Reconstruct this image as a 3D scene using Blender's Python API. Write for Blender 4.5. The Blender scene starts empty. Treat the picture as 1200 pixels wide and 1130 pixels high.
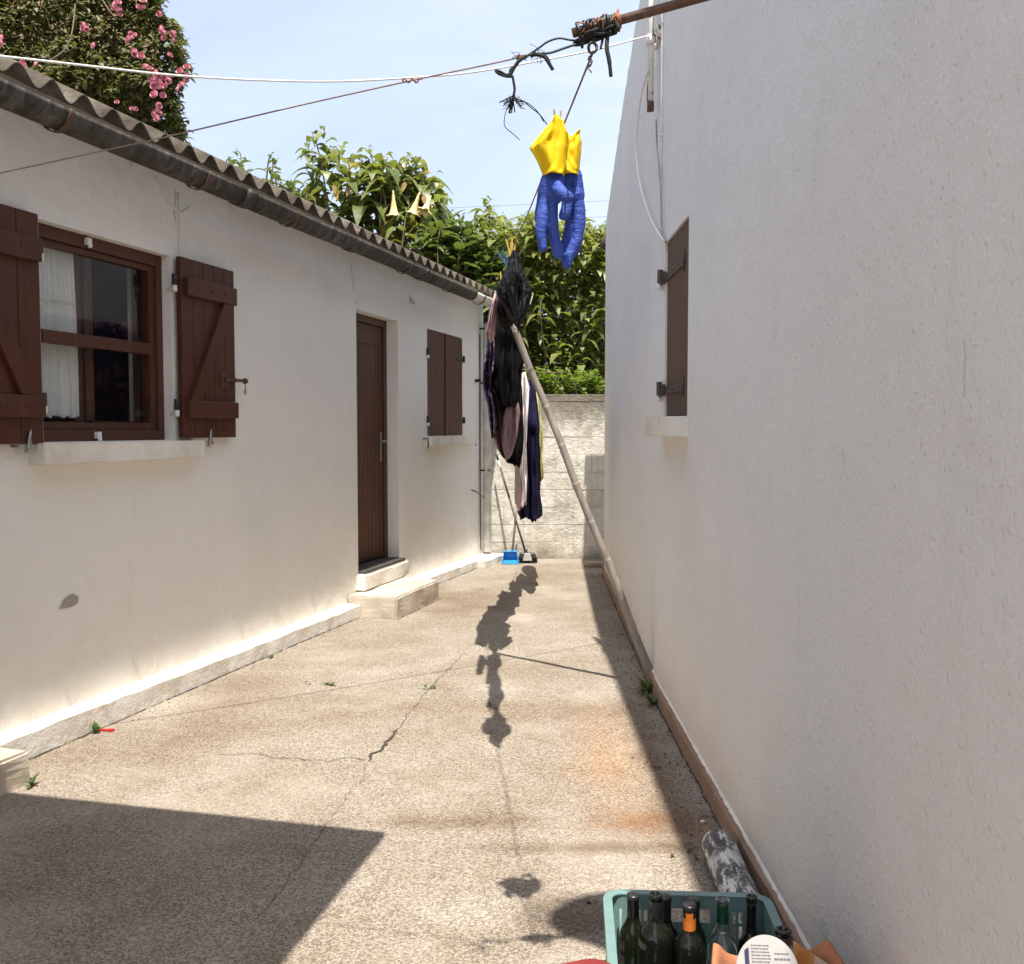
import bpy, math, random
from mathutils import Vector, Matrix, Quaternion, noise
R = math.radians
SC = bpy.context.scene
COL = SC.collection
rnd = random.Random(7)

# ------------------------------------------------------------------ camera model / measuring helpers
CAM_H = 1.45; FPX = 1150.0; PITCH = math.atan(62/1150)
FW = Vector((0, math.cos(PITCH), -math.sin(PITCH))); UPV = Vector((0, math.sin(PITCH), math.cos(PITCH)))
C0 = Vector((0, 0, CAM_H))
def ray(u, v): return FW*FPX + Vector((u-600.0, 0, 0)) + UPV*(565.0-v)
def at(u, v, y):                       # a measured point of the place at distance y
    r = ray(u, v); return C0 + r*(y/r.y)
def gz(y): return -0.03*max(0.0, min(1.0, (y-6)/5))
def gnd(u, v, z=0.0):
    r = ray(u, v); p = C0 + r*((z-CAM_H)/r.z)
    for _ in range(3): p = C0 + r*((gz(p.y)+z-CAM_H)/r.z)
    return p
TH = R(15.436)
LD = Vector((math.sin(TH), math.cos(TH), 0)); LN = Vector((math.cos(TH), -math.sin(TH), 0))
L0 = LN*-3.2609
def LP(s, o, z): return L0 + LD*s + LN*o + Vector((0, 0, z))   # left house: along wall, out of wall, height

# ------------------------------------------------------------------ mesh builder
class MB:
    def __init__(self): self.v = []; self.f = []; self.sm = []
    def add(self, vs, fs, smooth=False):
        b = len(self.v); self.v += [Vector(p) for p in vs]
        for f in fs: self.f.append([i+b for i in f]); self.sm.append(smooth)
        return self
    def hexa(self, p):                 # 8 corners: bottom ring 0-3, top ring 4-7
        return self.add(p, [(3,2,1,0),(4,5,6,7),(0,1,5,4),(1,2,6,5),(2,3,7,6),(3,0,4,7)])
    def box(self, a, b, fn=None):
        (x0,y0,z0),(x1,y1,z1) = a, b
        ps = [(x0,y0,z0),(x1,y0,z0),(x1,y1,z0),(x0,y1,z0),(x0,y0,z1),(x1,y0,z1),(x1,y1,z1),(x0,y1,z1)]
        if fn: ps = [fn(*p) for p in ps]
        return self.hexa(ps)
    def bar(self, a, b, w, h, up=(0,0,1)):   # a square bar between two points
        a, b = Vector(a), Vector(b); d = (b-a).normalized(); s = d.cross(Vector(up))
        if s.length < 1e-4: s = d.cross(Vector((1,0,0)))
        s.normalize(); u = s.cross(d)
        ps = []
        for q in (a, b):
            ps += [q-s*w/2-u*h/2, q+s*w/2-u*h/2, q+s*w/2+u*h/2, q-s*w/2+u*h/2]
        return self.hexa(ps)
    def tube(self, pts, r, n=8, cap=True):
        pts = [Vector(p) for p in pts]; m = len(pts)
        rs = r if isinstance(r, (list, tuple)) else [r]*m
        vs = []; ref = None
        for i, p in enumerate(pts):
            t = (pts[min(i+1, m-1)]-pts[max(i-1, 0)])
            if t.length < 1e-9: t = Vector((0,0,1))
            t.normalize()
            if ref is None:
                ref = t.orthogonal().normalized()
            else:
                ref = ref - t*ref.dot(t)
                ref = ref.normalized() if ref.length > 1e-6 else t.orthogonal().normalized()
            b = t.cross(ref)
            for k in range(n):
                a = 2*math.pi*k/n
                vs.append(p + (ref*math.cos(a)+b*math.sin(a))*rs[i])
        fs = []
        for i in range(m-1):
            for k in range(n):
                k2 = (k+1) % n
                fs.append((i*n+k, i*n+k2, (i+1)*n+k2, (i+1)*n+k))
        self.add(vs, fs, True)
        if cap:
            b = len(self.v)-m*n
            self.f.append([b+k for k in range(n)][::-1]); self.sm.append(False)
            self.f.append([b+(m-1)*n+k for k in range(n)]); self.sm.append(False)
        return self
    def lathe(self, prof, c, n=24, axis=None, smooth=True):
        c = Vector(c); q = Vector((0,0,1)).rotation_difference(Vector(axis)) if axis else Quaternion()
        vs = []
        for r, z in prof:
            for k in range(n):
                a = 2*math.pi*k/n
                vs.append(c + q @ Vector((r*math.cos(a), r*math.sin(a), z)))
        fs = []
        for i in range(len(prof)-1):
            for k in range(n):
                k2 = (k+1) % n
                fs.append((i*n+k, i*n+k2, (i+1)*n+k2, (i+1)*n+k))
        return self.add(vs, fs, smooth)
    def loft(self, rings, smooth=True, caps=True):
        n = len(rings[0]); vs = [p for r in rings for p in r]; fs = []
        for i in range(len(rings)-1):
            for k in range(n):
                k2 = (k+1) % n
                fs.append((i*n+k, i*n+k2, (i+1)*n+k2, (i+1)*n+k))
        if caps:
            fs.append(tuple(range(n))[::-1]); fs.append(tuple((len(rings)-1)*n+k for k in range(n)))
        return self.add(vs, fs, smooth)
    def sphere(self, c, r, nu=12, nv=8, sc=(1,1,1)):
        c = Vector(c); prof = []
        vs = []; 
        for j in range(nv+1):
            ph = math.pi*j/nv
            for k in range(nu):
                a = 2*math.pi*k/nu
                vs.append(c+Vector((math.sin(ph)*math.cos(a)*r*sc[0], math.sin(ph)*math.sin(a)*r*sc[1], math.cos(ph)*r*sc[2])))
        fs = [(j*nu+k, (j+1)*nu+k, (j+1)*nu+(k+1)%nu, j*nu+(k+1)%nu) for j in range(nv) for k in range(nu)]
        return self.add(vs, fs, True)
    def build(self, name, mat, parent=None, bevel=0, seg=2, solid=0, fix=True):
        me = bpy.data.meshes.new(name)
        if parent is not None:
            inv = FRAME[parent.name].inverted(); off = None
            vs = [inv @ p for p in self.v]
        else:
            xs = [p.x for p in self.v]; ys = [p.y for p in self.v]; zs = [p.z for p in self.v]
            off = Vector(((min(xs)+max(xs))/2, (min(ys)+max(ys))/2, min(zs)))
            vs = [p-off for p in self.v]
        me.from_pydata([tuple(p) for p in vs], [], self.f)
        me.polygons.foreach_set('use_smooth', self.sm)
        me.validate(); me.update()
        if fix and len(self.f) < 25000:
            import bmesh
            bm = bmesh.new(); bm.from_mesh(me); bmesh.ops.recalc_face_normals(bm, faces=bm.faces[:]); bm.to_mesh(me); bm.free()
        o = bpy.data.objects.new(name, me); COL.objects.link(o)
        if mat: me.materials.append(mat)
        if parent is not None:
            o.parent = parent; FRAME[o.name] = FRAME[parent.name]
        else:
            o.location = off; FRAME[o.name] = Matrix.Translation(off)
        if bevel:
            m = o.modifiers.new('bevel', 'BEVEL'); m.width = bevel; m.segments = seg; m.limit_method = 'ANGLE'; m.angle_limit = R(40)
        if solid:
            m = o.modifiers.new('solid', 'SOLIDIFY'); m.thickness = solid; m.offset = 0
        return o
FRAME = {}
def tag(o, label=None, cat=None, group=None, kind=None):
    if label: o['label'] = label
    if cat: o['category'] = cat
    if group: o['group'] = group
    if kind: o['kind'] = kind
    return o
def thing(name, label, cat, loc=(0,0,0), rz=0, group=None):
    o = bpy.data.objects.new(name, None); COL.objects.link(o)
    o.location = loc; o.rotation_euler = (0, 0, rz); o.empty_display_size = 0.1
    FRAME[o.name] = Matrix.Translation(Vector(loc)) @ Matrix.Rotation(rz, 4, 'Z')
    return tag(o, label, cat, group)
def bake(o):                             # replace an object's mesh by its evaluated mesh
    dg = bpy.context.evaluated_depsgraph_get(); me = bpy.data.meshes.new_from_object(o.evaluated_get(dg))
    o.modifiers.clear(); o.data = me

# ------------------------------------------------------------------ materials
def srgb(r, g, b):
    f = lambda c: (c/255/12.92) if c/255 <= 0.04045 else ((c/255+0.055)/1.055)**2.4
    return (f(r), f(g), f(b), 1)
class NT:
    def __init__(self, name):
        self.m = bpy.data.materials.new(name); self.m.use_nodes = True
        self.t = self.m.node_tree; self.b = self.t.nodes['Principled BSDF']; self.tc = None
    def n(self, typ, ins=None, **kw):
        nd = self.t.nodes.new(typ)
        for k, v in kw.items(): setattr(nd, k, v)
        for k, v in (ins or {}).items():
            if hasattr(v, 'links') or isinstance(v, bpy.types.NodeSocket): self.t.links.new(v, nd.inputs[k])
            else: nd.inputs[k].default_value = v
        return nd
    def co(self, kind='Object', scale=(1,1,1), rot=(0,0,0), loc=(0,0,0)):
        if self.tc is None: self.tc = self.n('ShaderNodeTexCoord')
        return self.n('ShaderNodeMapping', {'Vector': self.tc.outputs[kind], 'Scale': scale, 'Rotation': rot, 'Location': loc}).outputs[0]
    def noise(self, co, scale, detail=4, rough=0.55, dist=0):
        return self.n('ShaderNodeTexNoise', {'Vector': co, 'Scale': scale, 'Detail': detail, 'Roughness': rough, 'Distortion': dist}).outputs[0]
    def vor(self, co, scale, out='Distance', feature='F1', rand=1):
        nd = self.n('ShaderNodeTexVoronoi', feature=feature); self.t.links.new(co, nd.inputs['Vector'])
        nd.inputs['Scale'].default_value = scale; nd.inputs['Randomness'].default_value = rand
        return nd.outputs[out]
    def ramp(self, fac, stops, interp='LINEAR'):
        nd = self.n('ShaderNodeValToRGB', {'Fac': fac}); cr = nd.color_ramp; cr.interpolation = interp
        while len(cr.elements) > 1: cr.elements.remove(cr.elements[-1])
        cr.elements[0].position = stops[0][0]; cr.elements[0].color = self.c(stops[0][1])
        for p, c in stops[1:]:
            e = cr.elements.new(p); e.color = self.c(c)
        return nd.outputs[0]
    def c(self, c):
        if isinstance(c, (int, float)): return (c, c, c, 1)
        return tuple(c) if len(c) == 4 else (*c, 1)
    def mix(self, fac, a, b, mode='MIX'):
        nd = self.n('ShaderNodeMix', data_type='RGBA', blend_type=mode)
        for s, v in (('Factor', fac), ('A', a), ('B', b)):
            sk = [i for i in nd.inputs if i.name == s and (i.type == 'RGBA' if s != 'Factor' else i.type == 'VALUE')][0]
            if isinstance(v, bpy.types.NodeSocket): self.t.links.new(v, sk)
            else: sk.default_value = v if s == 'Factor' else self.c(v)
        return [o for o in nd.outputs if o.type == 'RGBA'][0]
    def math(self, op, a, b=0.0, clamp=False):
        nd = self.n('ShaderNodeMath', operation=op, use_clamp=clamp)
        for i, v in enumerate((a, b)):
            if isinstance(v, bpy.types.NodeSocket): self.t.links.new(v, nd.inputs[i])
            else: nd.inputs[i].default_value = v
        return nd.outputs[0]
    def bump(self, h, strength=0.3, dist=0.01, prev=None):
        ins = {'Height': h, 'Strength': strength, 'Distance': dist}
        if prev is not None: ins['Normal'] = prev
        return self.n('ShaderNodeBump', ins).outputs[0]
    def set(self, col=None, rough=None, normal=None, **kw):
        for k, v in (('Base Color', col), ('Roughness', rough), ('Normal', normal), *kw.items()):
            if v is None: continue
            k = k.replace('_', ' ')
            if isinstance(v, bpy.types.NodeSocket): self.t.links.new(v, self.b.inputs[k])
            else: self.b.inputs[k].default_value = self.c(v) if k == 'Base Color' else v
        return self.m
def simple(name, col, rough=0.6, var=0.12, nscale=8, bump=0, bscale=60, bdist=0.004, coat=0, metal=0, spec=0.5):
    t = NT(name); co = t.co()
    d = tuple(c*(1-var) for c in col[:3]); l = tuple(min(1, c*(1+var)) for c in col[:3])
    c = t.ramp(t.noise(co, nscale), [(0.3, d), (0.7, l)])
    nrm = t.bump(t.noise(co, bscale, 5), bump, bdist) if bump else None
    return t.set(c, rough, nrm, Metallic=metal, Coat_Weight=coat, Specular_IOR_Level=spec)

def plaster(name, base, seed, low=False):
    t = NT(name); co = t.co('Object', loc=(seed, seed, 0))
    big = t.noise(co, 0.9, 5, 0.6); med = t.noise(co, 6, 5, 0.6)
    c = t.ramp(big, [(0.25, tuple(x*0.93 for x in base)), (0.5, base), (0.8, tuple(min(.9, x*1.03) for x in base))])
    st = t.noise(t.co('Object', scale=(2.6, 2.6, 0.25)), 2.2, 5, 0.65)
    c = t.mix(t.math('MULTIPLY', t.ramp(st, [(0.58, 0), (0.78, 1)]), 0.10), c, tuple(x*0.82 for x in base))
    sp = t.ramp(t.noise(co, 38, 3, 0.7), [(0.68, 0), (0.74, 1)])
    c = t.mix(t.math('MULTIPLY', sp, 0.10), c, tuple(x*0.75 for x in base))
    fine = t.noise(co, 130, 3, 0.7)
    c = t.mix(1.0, c, t.ramp(fine, [(0.30, 0.92), (0.52, 1.0), (0.75, 1.03)]), 'MULTIPLY')  # fine speckle in the colour imitates self-shading of the rough grain
    pits = t.ramp(t.noise(t.co('Object', loc=(2, 7, 1)), 55, 4, 0.75), [(0.66, 0), (0.74, 1)])
    c = t.mix(t.math('MULTIPLY', pits, 0.16), c, tuple(x*0.62 for x in base))
    # splash dirt and damp along the foot of the wall, drips below the eaves
    zz = t.n('ShaderNodeSeparateXYZ', {'Vector': t.tc.outputs['Object']}).outputs[2]
    za = t.math('ADD', zz, t.math('MULTIPLY', t.math('SUBTRACT', t.noise(co, 3.2, 6, 0.7), 0.5), 0.9))
    c = t.mix(t.ramp(za, [(0.0, 0.34), (0.30, 0.10), (0.55, 0.0)]), c, (0.62, 0.52, 0.38))
    scuf = t.ramp(t.noise(t.co('Object', scale=(1, 1, 0.5), loc=(seed*2, 1, 5)), 1.7, 7, 0.72, 1.2), [(0.60, 0), (0.68, 1)])
    c = t.mix(t.math('MULTIPLY', scuf, 0.20), c, tuple(x*0.70 for x in base))
    lum = t.noise(co, 2.4, 3, 0.55)
    nb = t.bump(lum, 0.6, 0.06)
    nb = t.bump(med, 0.45 if not low else 0.8, 0.02, nb)
    gr = t.noise(co, 75, 5, 0.75)
    nb = t.bump(gr, 0.5 if low else 0.65, 0.013, nb)
    drops = t.ramp(t.vor(t.co('Object', rot=(.3, .5, .2)), 34, 'Distance'), [(0.0, 1), (0.30, 0)])
    nb = t.bump(drops, 0.22 if low else 0.38, 0.010, nb)
    return t.set(c, 0.85, nb, Specular_IOR_Level=0.25)
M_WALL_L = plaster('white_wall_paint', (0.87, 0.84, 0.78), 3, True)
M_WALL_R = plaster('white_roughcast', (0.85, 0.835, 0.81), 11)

def kerb_mat():
    t = NT('worn_white_kerb'); co = t.co()
    c = t.ramp(t.noise(co, 3, 6, 0.65), [(0.35, (0.66, 0.60, 0.50)), (0.55, (0.80, 0.77, 0.70))])
    ch = t.ramp(t.noise(co, 14, 6, 0.7), [(0.60, 0), (0.70, 1)])
    c = t.mix(t.math('MULTIPLY', ch, 0.35), c, (0.5, 0.44, 0.36))
    nb = t.bump(t.noise(co, 9, 6, 0.65), 0.5, 0.02); nb = t.bump(t.noise(co, 70, 4), 0.3, 0.006, nb)
    return t.set(c, 0.85, nb, Specular_IOR_Level=0.25)
M_KERB = kerb_mat()
def step_mat():
    t = NT('bare_step_concrete'); co = t.co()
    c = t.ramp(t.noise(co, 4, 6, 0.65), [(0.3, (0.40, 0.34, 0.27)), (0.6, (0.62, 0.55, 0.45)), (0.75, (0.72, 0.67, 0.58))])
    nb = t.bump(t.noise(co, 40, 6, 0.7), 0.5, 0.01)
    return t.set(c, 0.9, nb, Specular_IOR_Level=0.2)
M_STEP = step_mat()

def brown(name, base, r=0.45):
    t = NT(name); co = t.co('Object', scale=(1, 1, 0.12))
    g = t.noise(co, 40, 5, 0.6, 0.6)
    c = t.ramp(g, [(0.3, tuple(x*0.8 for x in base)), (0.7, tuple(x*1.2 for x in base))])
    c = t.mix(t.math('MULTIPLY', t.ramp(t.noise(t.co(), 3.5, 5, 0.6), [(0.45, 0), (0.75, 1)]), 0.35), c, tuple(x*1.45 for x in base))
    sp = t.ramp(t.noise(t.co('Object', loc=(4,4,4)), 60, 5, .75), [(.68, 0), (.72, 1)]); c = t.mix(t.math('MULTIPLY', sp, .35), c, tuple(min(1, x*2.6+.03) for x in base))
    nb = t.bump(g, 0.25, 0.003)
    return t.set(c, r, nb, Specular_IOR_Level=0.22)
M_BROWN = brown('brown_shutter_paint', (0.080, 0.030, 0.017))
M_BROWN2 = brown('brown_frame_paint', (0.085, 0.036, 0.021))
M_BROWN3 = brown('faded_brown_wood', (0.100, 0.048, 0.027), 0.6)
M_BROWN4 = brown('sunned_brown_paint', (0.105, 0.050, 0.030), 0.6)
M_BROWNW = brown('weathered_shutter_wood', (0.12, 0.078, 0.052), 0.75)
M_IRON = simple('black_iron', (0.03, 0.024, 0.02), 0.55, 0.4, 30, 0.3, 120)
M_RUST = simple('rusty_iron', (0.10, 0.05, 0.03), 0.7, 0.5, 40, 0.4, 120)
M_STEEL = simple('dull_steel', (0.34, 0.33, 0.31), 0.35, 0.15, 30, metal=0.85)
M_WPLAST = simple('white_plastic', (0.78, 0.77, 0.73), 0.4, 0.05)
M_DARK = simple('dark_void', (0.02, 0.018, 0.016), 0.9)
M_SLATE = simple('dark_threshold_stone', (0.06, 0.055, 0.05), 0.7, 0.3, 12, 0.3, 60)

def gutter_mat():
    t = NT('stained_fibre_cement'); co = t.co('Object', scale=(3.2, 1.2, 0.7))
    a = t.noise(co, 3.4, 6, 0.66, 1.4); b = t.noise(t.co(), 1.6, 5, 0.6); d = t.noise(t.co(), 30, 4, 0.7)
    c = t.ramp(a, [(0.36, (0.016, 0.013, 0.010)), (0.50, (0.045, 0.038, 0.030)), (0.62, (0.105, 0.094, 0.080)), (0.76, (0.26, 0.24, 0.215))])
    c = t.mix(t.ramp(b, [(0.40, 0.0), (0.70, 0.45)]), c, (0.075, 0.058, 0.040))
    c = t.mix(0.15, c, t.ramp(d, [(0.3, 0.02), (0.7, 0.3)]))
    nb = t.bump(d, 0.35, 0.004)
    return t.set(c, 0.85, nb, Specular_IOR_Level=0.2)
M_GUT = gutter_mat()
def roof_mat():
    t = NT('lichen_fibre_cement'); co = t.co()
    c = t.ramp(t.noise(co, 5, 6, 0.7), [(0.3, (0.07, 0.055, 0.040)), (0.55, (0.165, 0.14, 0.108)), (0.75, (0.32, 0.285, 0.23))])
    sp = t.ramp(t.noise(co, 28, 4, 0.7), [(0.58, 0), (0.66, 1)])
    c = t.mix(t.math('MULTIPLY', sp, 0.7), c, (0.05, 0.042, 0.03))
    nb = t.bump(t.noise(co, 60, 5), 0.5, 0.006)
    return t.set(c, 0.95, nb, Specular_IOR_Level=0.1)
M_ROOF = roof_mat()
M_PVC = simple('cream_pipe', (0.62, 0.58, 0.50), 0.45, 0.06)
def pipe_grey():
    t = NT('chipped_grey_pipe'); co = t.co()
    c = t.ramp(t.noise(co, 7, 5, 0.65), [(0.42, (0.50, 0.51, 0.50)), (0.58, (0.68, 0.68, 0.66))])
    ch = t.ramp(t.noise(t.co('Object', scale=(1, 1, 0.6)), 16, 5, 0.7), [(0.68, 0), (0.70, 1)])
    c = t.mix(ch, c, (0.12, 0.11, 0.10))
    return t.set(c, 0.55)
M_DPIPE = pipe_grey()

def ground_mat():
    t = NT('exposed_aggregate_concrete'); co = t.co()
    v1 = t.n('ShaderNodeTexVoronoi', feature='F1'); t.t.links.new(co, v1.inputs['Vector']); v1.inputs['Scale'].default_value = 165
    cell = t.n('ShaderNodeSeparateColor', {'Color': v1.outputs['Color']}).outputs[0]
    spk = t.ramp(cell, [(0.0, (0.092, 0.071, 0.052)), (0.22, (0.165, 0.132, 0.099)), (0.45, (0.268, 0.226, 0.175)), (0.72, (0.362, 0.316, 0.253)), (1.0, (0.475, 0.43, 0.365))], 'LINEAR')
    fine = t.noise(co, 240, 2, 0.7)
    spk = t.mix(0.30, spk, t.ramp(fine, [(0.35, (0.15, 0.12, 0.095)), (0.65, (0.50, 0.45, 0.375))]))
    big = t.noise(co, 0.8, 6, 0.62, 0.4); med = t.noise(co, 3.4, 6, 0.65)
    c = t.mix(t.math('MULTIPLY', t.ramp(big, [(0.42, 0), (0.66, 1)]), 0.55), spk, (0.62, 0.52, 0.42), 'MULTIPLY')
    c = t.mix(t.math('MULTIPLY', t.ramp(med, [(0.50, 0), (0.72, 1)]), 0.45), c, (0.66, 0.55, 0.44), 'MULTIPLY')
    light = t.ramp(t.noise(t.co('Object', loc=(4, 2, 0)), 1.3, 5, 0.6), [(0.5, 0), (0.7, 1)])
    c = t.mix(t.math('MULTIPLY', light, 0.35), c, (0.50, 0.455, 0.385))
    def blob(x, y, rx, ry, soft=0.5, amp=0.35, nsc=3.0, rz=0):
        m = t.n('ShaderNodeMapping', {'Vector': t.tc.outputs['Object'], 'Location': (-x, -y, 0)})
        m2 = t.n('ShaderNodeMapping', {'Vector': m.outputs[0], 'Rotation': (0, 0, rz), 'Scale': (1/rx, 1/ry, 1)})
        ln = t.n('ShaderNodeVectorMath', {0: m2.outputs[0]}, operation='LENGTH').outputs['Value']
        ln = t.math('ADD', ln, t.math('MULTIPLY', t.math('SUBTRACT', t.noise(co, nsc, 5, 0.6), 0.5), amp*2))
        return t.ramp(ln, [(1-soft, 1), (1.0, 0)])
    # rust and earth stains, a painted blob shadow, dirty joints between pours
    c = t.mix(t.math('MULTIPLY', blob(0.42, 4.25, 0.24, 0.95, 0.9, 0.5, 3), 0.7), c, (1.08, 0.80, 0.58), 'MULTIPLY')
    c = t.mix(t.math('MULTIPLY', blob(0.52, 3.55, 0.30, 0.22, 0.9, 0.6, 6), 0.8), c, (0.72, 0.50, 0.34), 'MULTIPLY')
    c = t.mix(t.math('MULTIPLY', blob(0.20, 2.86, 0.22, 0.17, 0.45, 0.25, 4), 0.75), c, (0.40, 0.36, 0.33), 'MULTIPLY')  # round cast shadow beside the crate, painted into the floor colour
    c = t.mix(t.math('MULTIPLY', blob(0.30, 3.33, 0.55, 0.07, 0.9, 0.7, 5, R(6)), 0.8), c, (0.52, 0.42, 0.34), 'MULTIPLY')
    c = t.mix(t.math('MULTIPLY', blob(-0.2, 3.55, 0.5, 0.10, 0.9, 0.7, 4, R(-8)), 0.7), c, (0.58, 0.48, 0.38), 'MULTIPLY')
    c = t.mix(t.math('MULTIPLY', blob(0.62, 4.2, 0.12, 1.6, 0.9, 0.7, 5), 0.7), c, (0.50, 0.40, 0.32), 'MULTIPLY')
    c = t.mix(t.math('MULTIPLY', blob(-1.5, 5.2, 0.35, 1.5, 0.9, 0.6, 3, R(15)), 0.6), c, (0.66, 0.55, 0.45), 'MULTIPLY')
    c = t.mix(t.math('MULTIPLY', blob(-0.35, 8.0, 0.5, 1.1, 0.9, 0.6, 3, R(15)), 0.6), c, (0.68, 0.56, 0.46), 'MULTIPLY')
    c = t.mix(t.math('MULTIPLY', blob(0.15, 5.05, 0.9, 0.28, 0.9, 0.6, 3), 0.55), c, (0.68, 0.56, 0.45), 'MULTIPLY')
    nb = t.bump(v1.outputs['Distance'], 0.5, 0.004); nb = t.bump(t.noise(co, 5, 5), 0.3, 0.02, nb)
    return t.set(c, 0.9, nb, Specular_IOR_Level=0.2)
M_GROUND = ground_mat()
M_SOIL = simple('dry_soil', (0.14, 0.10, 0.065), 0.95, 0.3, 6, 0.5, 30)
M_CRACK = simple('crack_dirt', (0.05, 0.04, 0.03), 0.95, 0.3, 40)

def block_mat():
    t = NT('limewashed_blocks'); co = t.co()
    c = t.ramp(t.noise(co, 2.4, 6, 0.65), [(0.3, (0.50, 0.45, 0.37)), (0.5, (0.72, 0.68, 0.59)), (0.70, (0.84, 0.81, 0.74))])
    c = t.mix(t.math('MULTIPLY', t.ramp(t.noise(co, 7, 6, 0.7), [(0.5, 0), (0.7, 1)]), 0.5), c, (0.36, 0.31, 0.24))
    # grime along the coping and the foot of the wall
    z = t.n('ShaderNodeSeparateXYZ', {'Vector': t.tc.outputs['Object']}).outputs[2]
    zz = t.math('ADD', z, t.math('MULTIPLY', t.math('SUBTRACT', t.noise(t.co('Object', scale=(3, 3, 1)), 2, 5, 0.65), 0.5), 0.5))
    g = t.ramp(t.math('DIVIDE', zz, 2.0), [(0.0, 0.7), (0.12, 0.0), (0.74, 0.0), (0.86, 0.75), (0.95, 0.9)])
    c = t.mix(g, c, (0.17, 0.145, 0.11))
    stk = t.ramp(t.noise(t.co('Object', scale=(5, 5, .5)), 2.5, 6, 0.7), [(0.5, 0), (0.72, 1)]); c = t.mix(t.math('MULTIPLY', stk, .4), c, (0.30, 0.26, 0.20))
    nb = t.bump(t.noise(co, 30, 6, 0.7), 0.8, 0.015); nb = t.bump(t.noise(co, 5, 4), 0.6, 0.04, nb)
    return t.set(c, 0.95, nb, Specular_IOR_Level=0.1)
M_BLOCK = block_mat()
M_MORTAR = simple('grey_mortar', (0.56, 0.52, 0.44), 0.95, 0.25, 12, 0.4, 60)

def leafmat(name, cols, trans=0.45, rough=0.42, yellow=None, yfrac=0.0):
    t = NT(name)
    g = t.n('ShaderNodeNewGeometry'); rp = g.outputs['Random Per Island']
    k = len(cols); st = [(i/(k-1)*(1-yfrac), c) for i, c in enumerate(cols)]
    if yellow: st += [(1-yfrac+0.004, yellow), (1.0, yellow)]
    c = t.ramp(rp, st)
    c = t.mix(0.35, c, t.ramp(t.noise(t.co(), 25, 3), [(0.3, tuple(x*0.7 for x in cols[0])), (0.7, tuple(min(1, x*1.3) for x in cols[-1]))]))
    t.set(c, rough, None, Specular_IOR_Level=0.45)
    tr = t.n('ShaderNodeBsdfTranslucent'); t.t.links.new(t.mix(1.0, c, (1.5, 1.5, 0.7), 'MULTIPLY'), tr.inputs['Color'])
    mx = t.n('ShaderNodeMixShader', {0: trans}); t.t.links.new(t.b.outputs[0], mx.inputs[1]); t.t.links.new(tr.outputs[0], mx.inputs[2])
    out = [n for n in t.t.nodes if n.type == 'OUTPUT_MATERIAL'][0]; t.t.links.new(mx.outputs[0], out.inputs[0])
    return t.m
M_LEAF_TR = leafmat('trumpet_leaf', [(0.075, 0.105, 0.028), (0.15, 0.185, 0.052), (0.26, 0.29, 0.10)], 0.35, 0.4, (0.45, 0.26, 0.04), 0.03)
M_LEAF_BIG = leafmat('broad_leaf', [(0.06, 0.10, 0.03), (0.12, 0.17, 0.05), (0.19, 0.24, 0.085)], 0.3, 0.38)
M_LEAF_TREE = leafmat('fruit_tree_leaf', [(0.075, 0.105, 0.026), (0.17, 0.205, 0.050), (0.31, 0.335, 0.115)], 0.35, 0.42, (0.50, 0.36, 0.05), 0.012)
M_LEAF_DARK = leafmat('dark_leaf', [(0.035, 0.06, 0.015), (0.065, 0.10, 0.024), (0.10, 0.14, 0.032)], 0.3, 0.45)  # darker greens stand in for deep garden shade
M_LEAF_VINE = leafmat('vine_leaf', [(0.10, 0.16, 0.03), (0.16, 0.23, 0.045), (0.22, 0.29, 0.07)], 0.35, 0.45)
M_LEAF_ROSE = leafmat('rose_leaf', [(0.045, 0.06, 0.016), (0.095, 0.115, 0.028), (0.17, 0.18, 0.048)], 0.25, 0.5, (0.16, 0.12, 0.05), 0.18)
M_WEED = leafmat('weed_leaf', [(0.05, 0.10, 0.02), (0.09, 0.15, 0.035)], 0.3, 0.5)
M_BARK = simple('grey_brown_bark', (0.16, 0.12, 0.08), 0.9, 0.3, 20, 0.5, 60)
M_TWIG = simple('dry_twig', (0.22, 0.17, 0.12), 0.9, 0.35, 20)
M_PETAL = NT('rose_petal')
_c = M_PETAL.ramp(M_PETAL.n('ShaderNodeNewGeometry').outputs['Random Per Island'], [(0, (0.62, 0.16, 0.24)), (0.5, (0.75, 0.30, 0.38)), (1, (0.85, 0.52, 0.55))])
M_PETAL = M_PETAL.set(_c, 0.6, None, Subsurface_Weight=0.0)
M_TRUMP = simple('cream_petal', (0.80, 0.66, 0.30), 0.6, 0.12, 12)
M_TANWALL = simple('tan_render', (0.52, 0.42, 0.24), 0.9, 0.12, 3, 0.3, 40)

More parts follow.
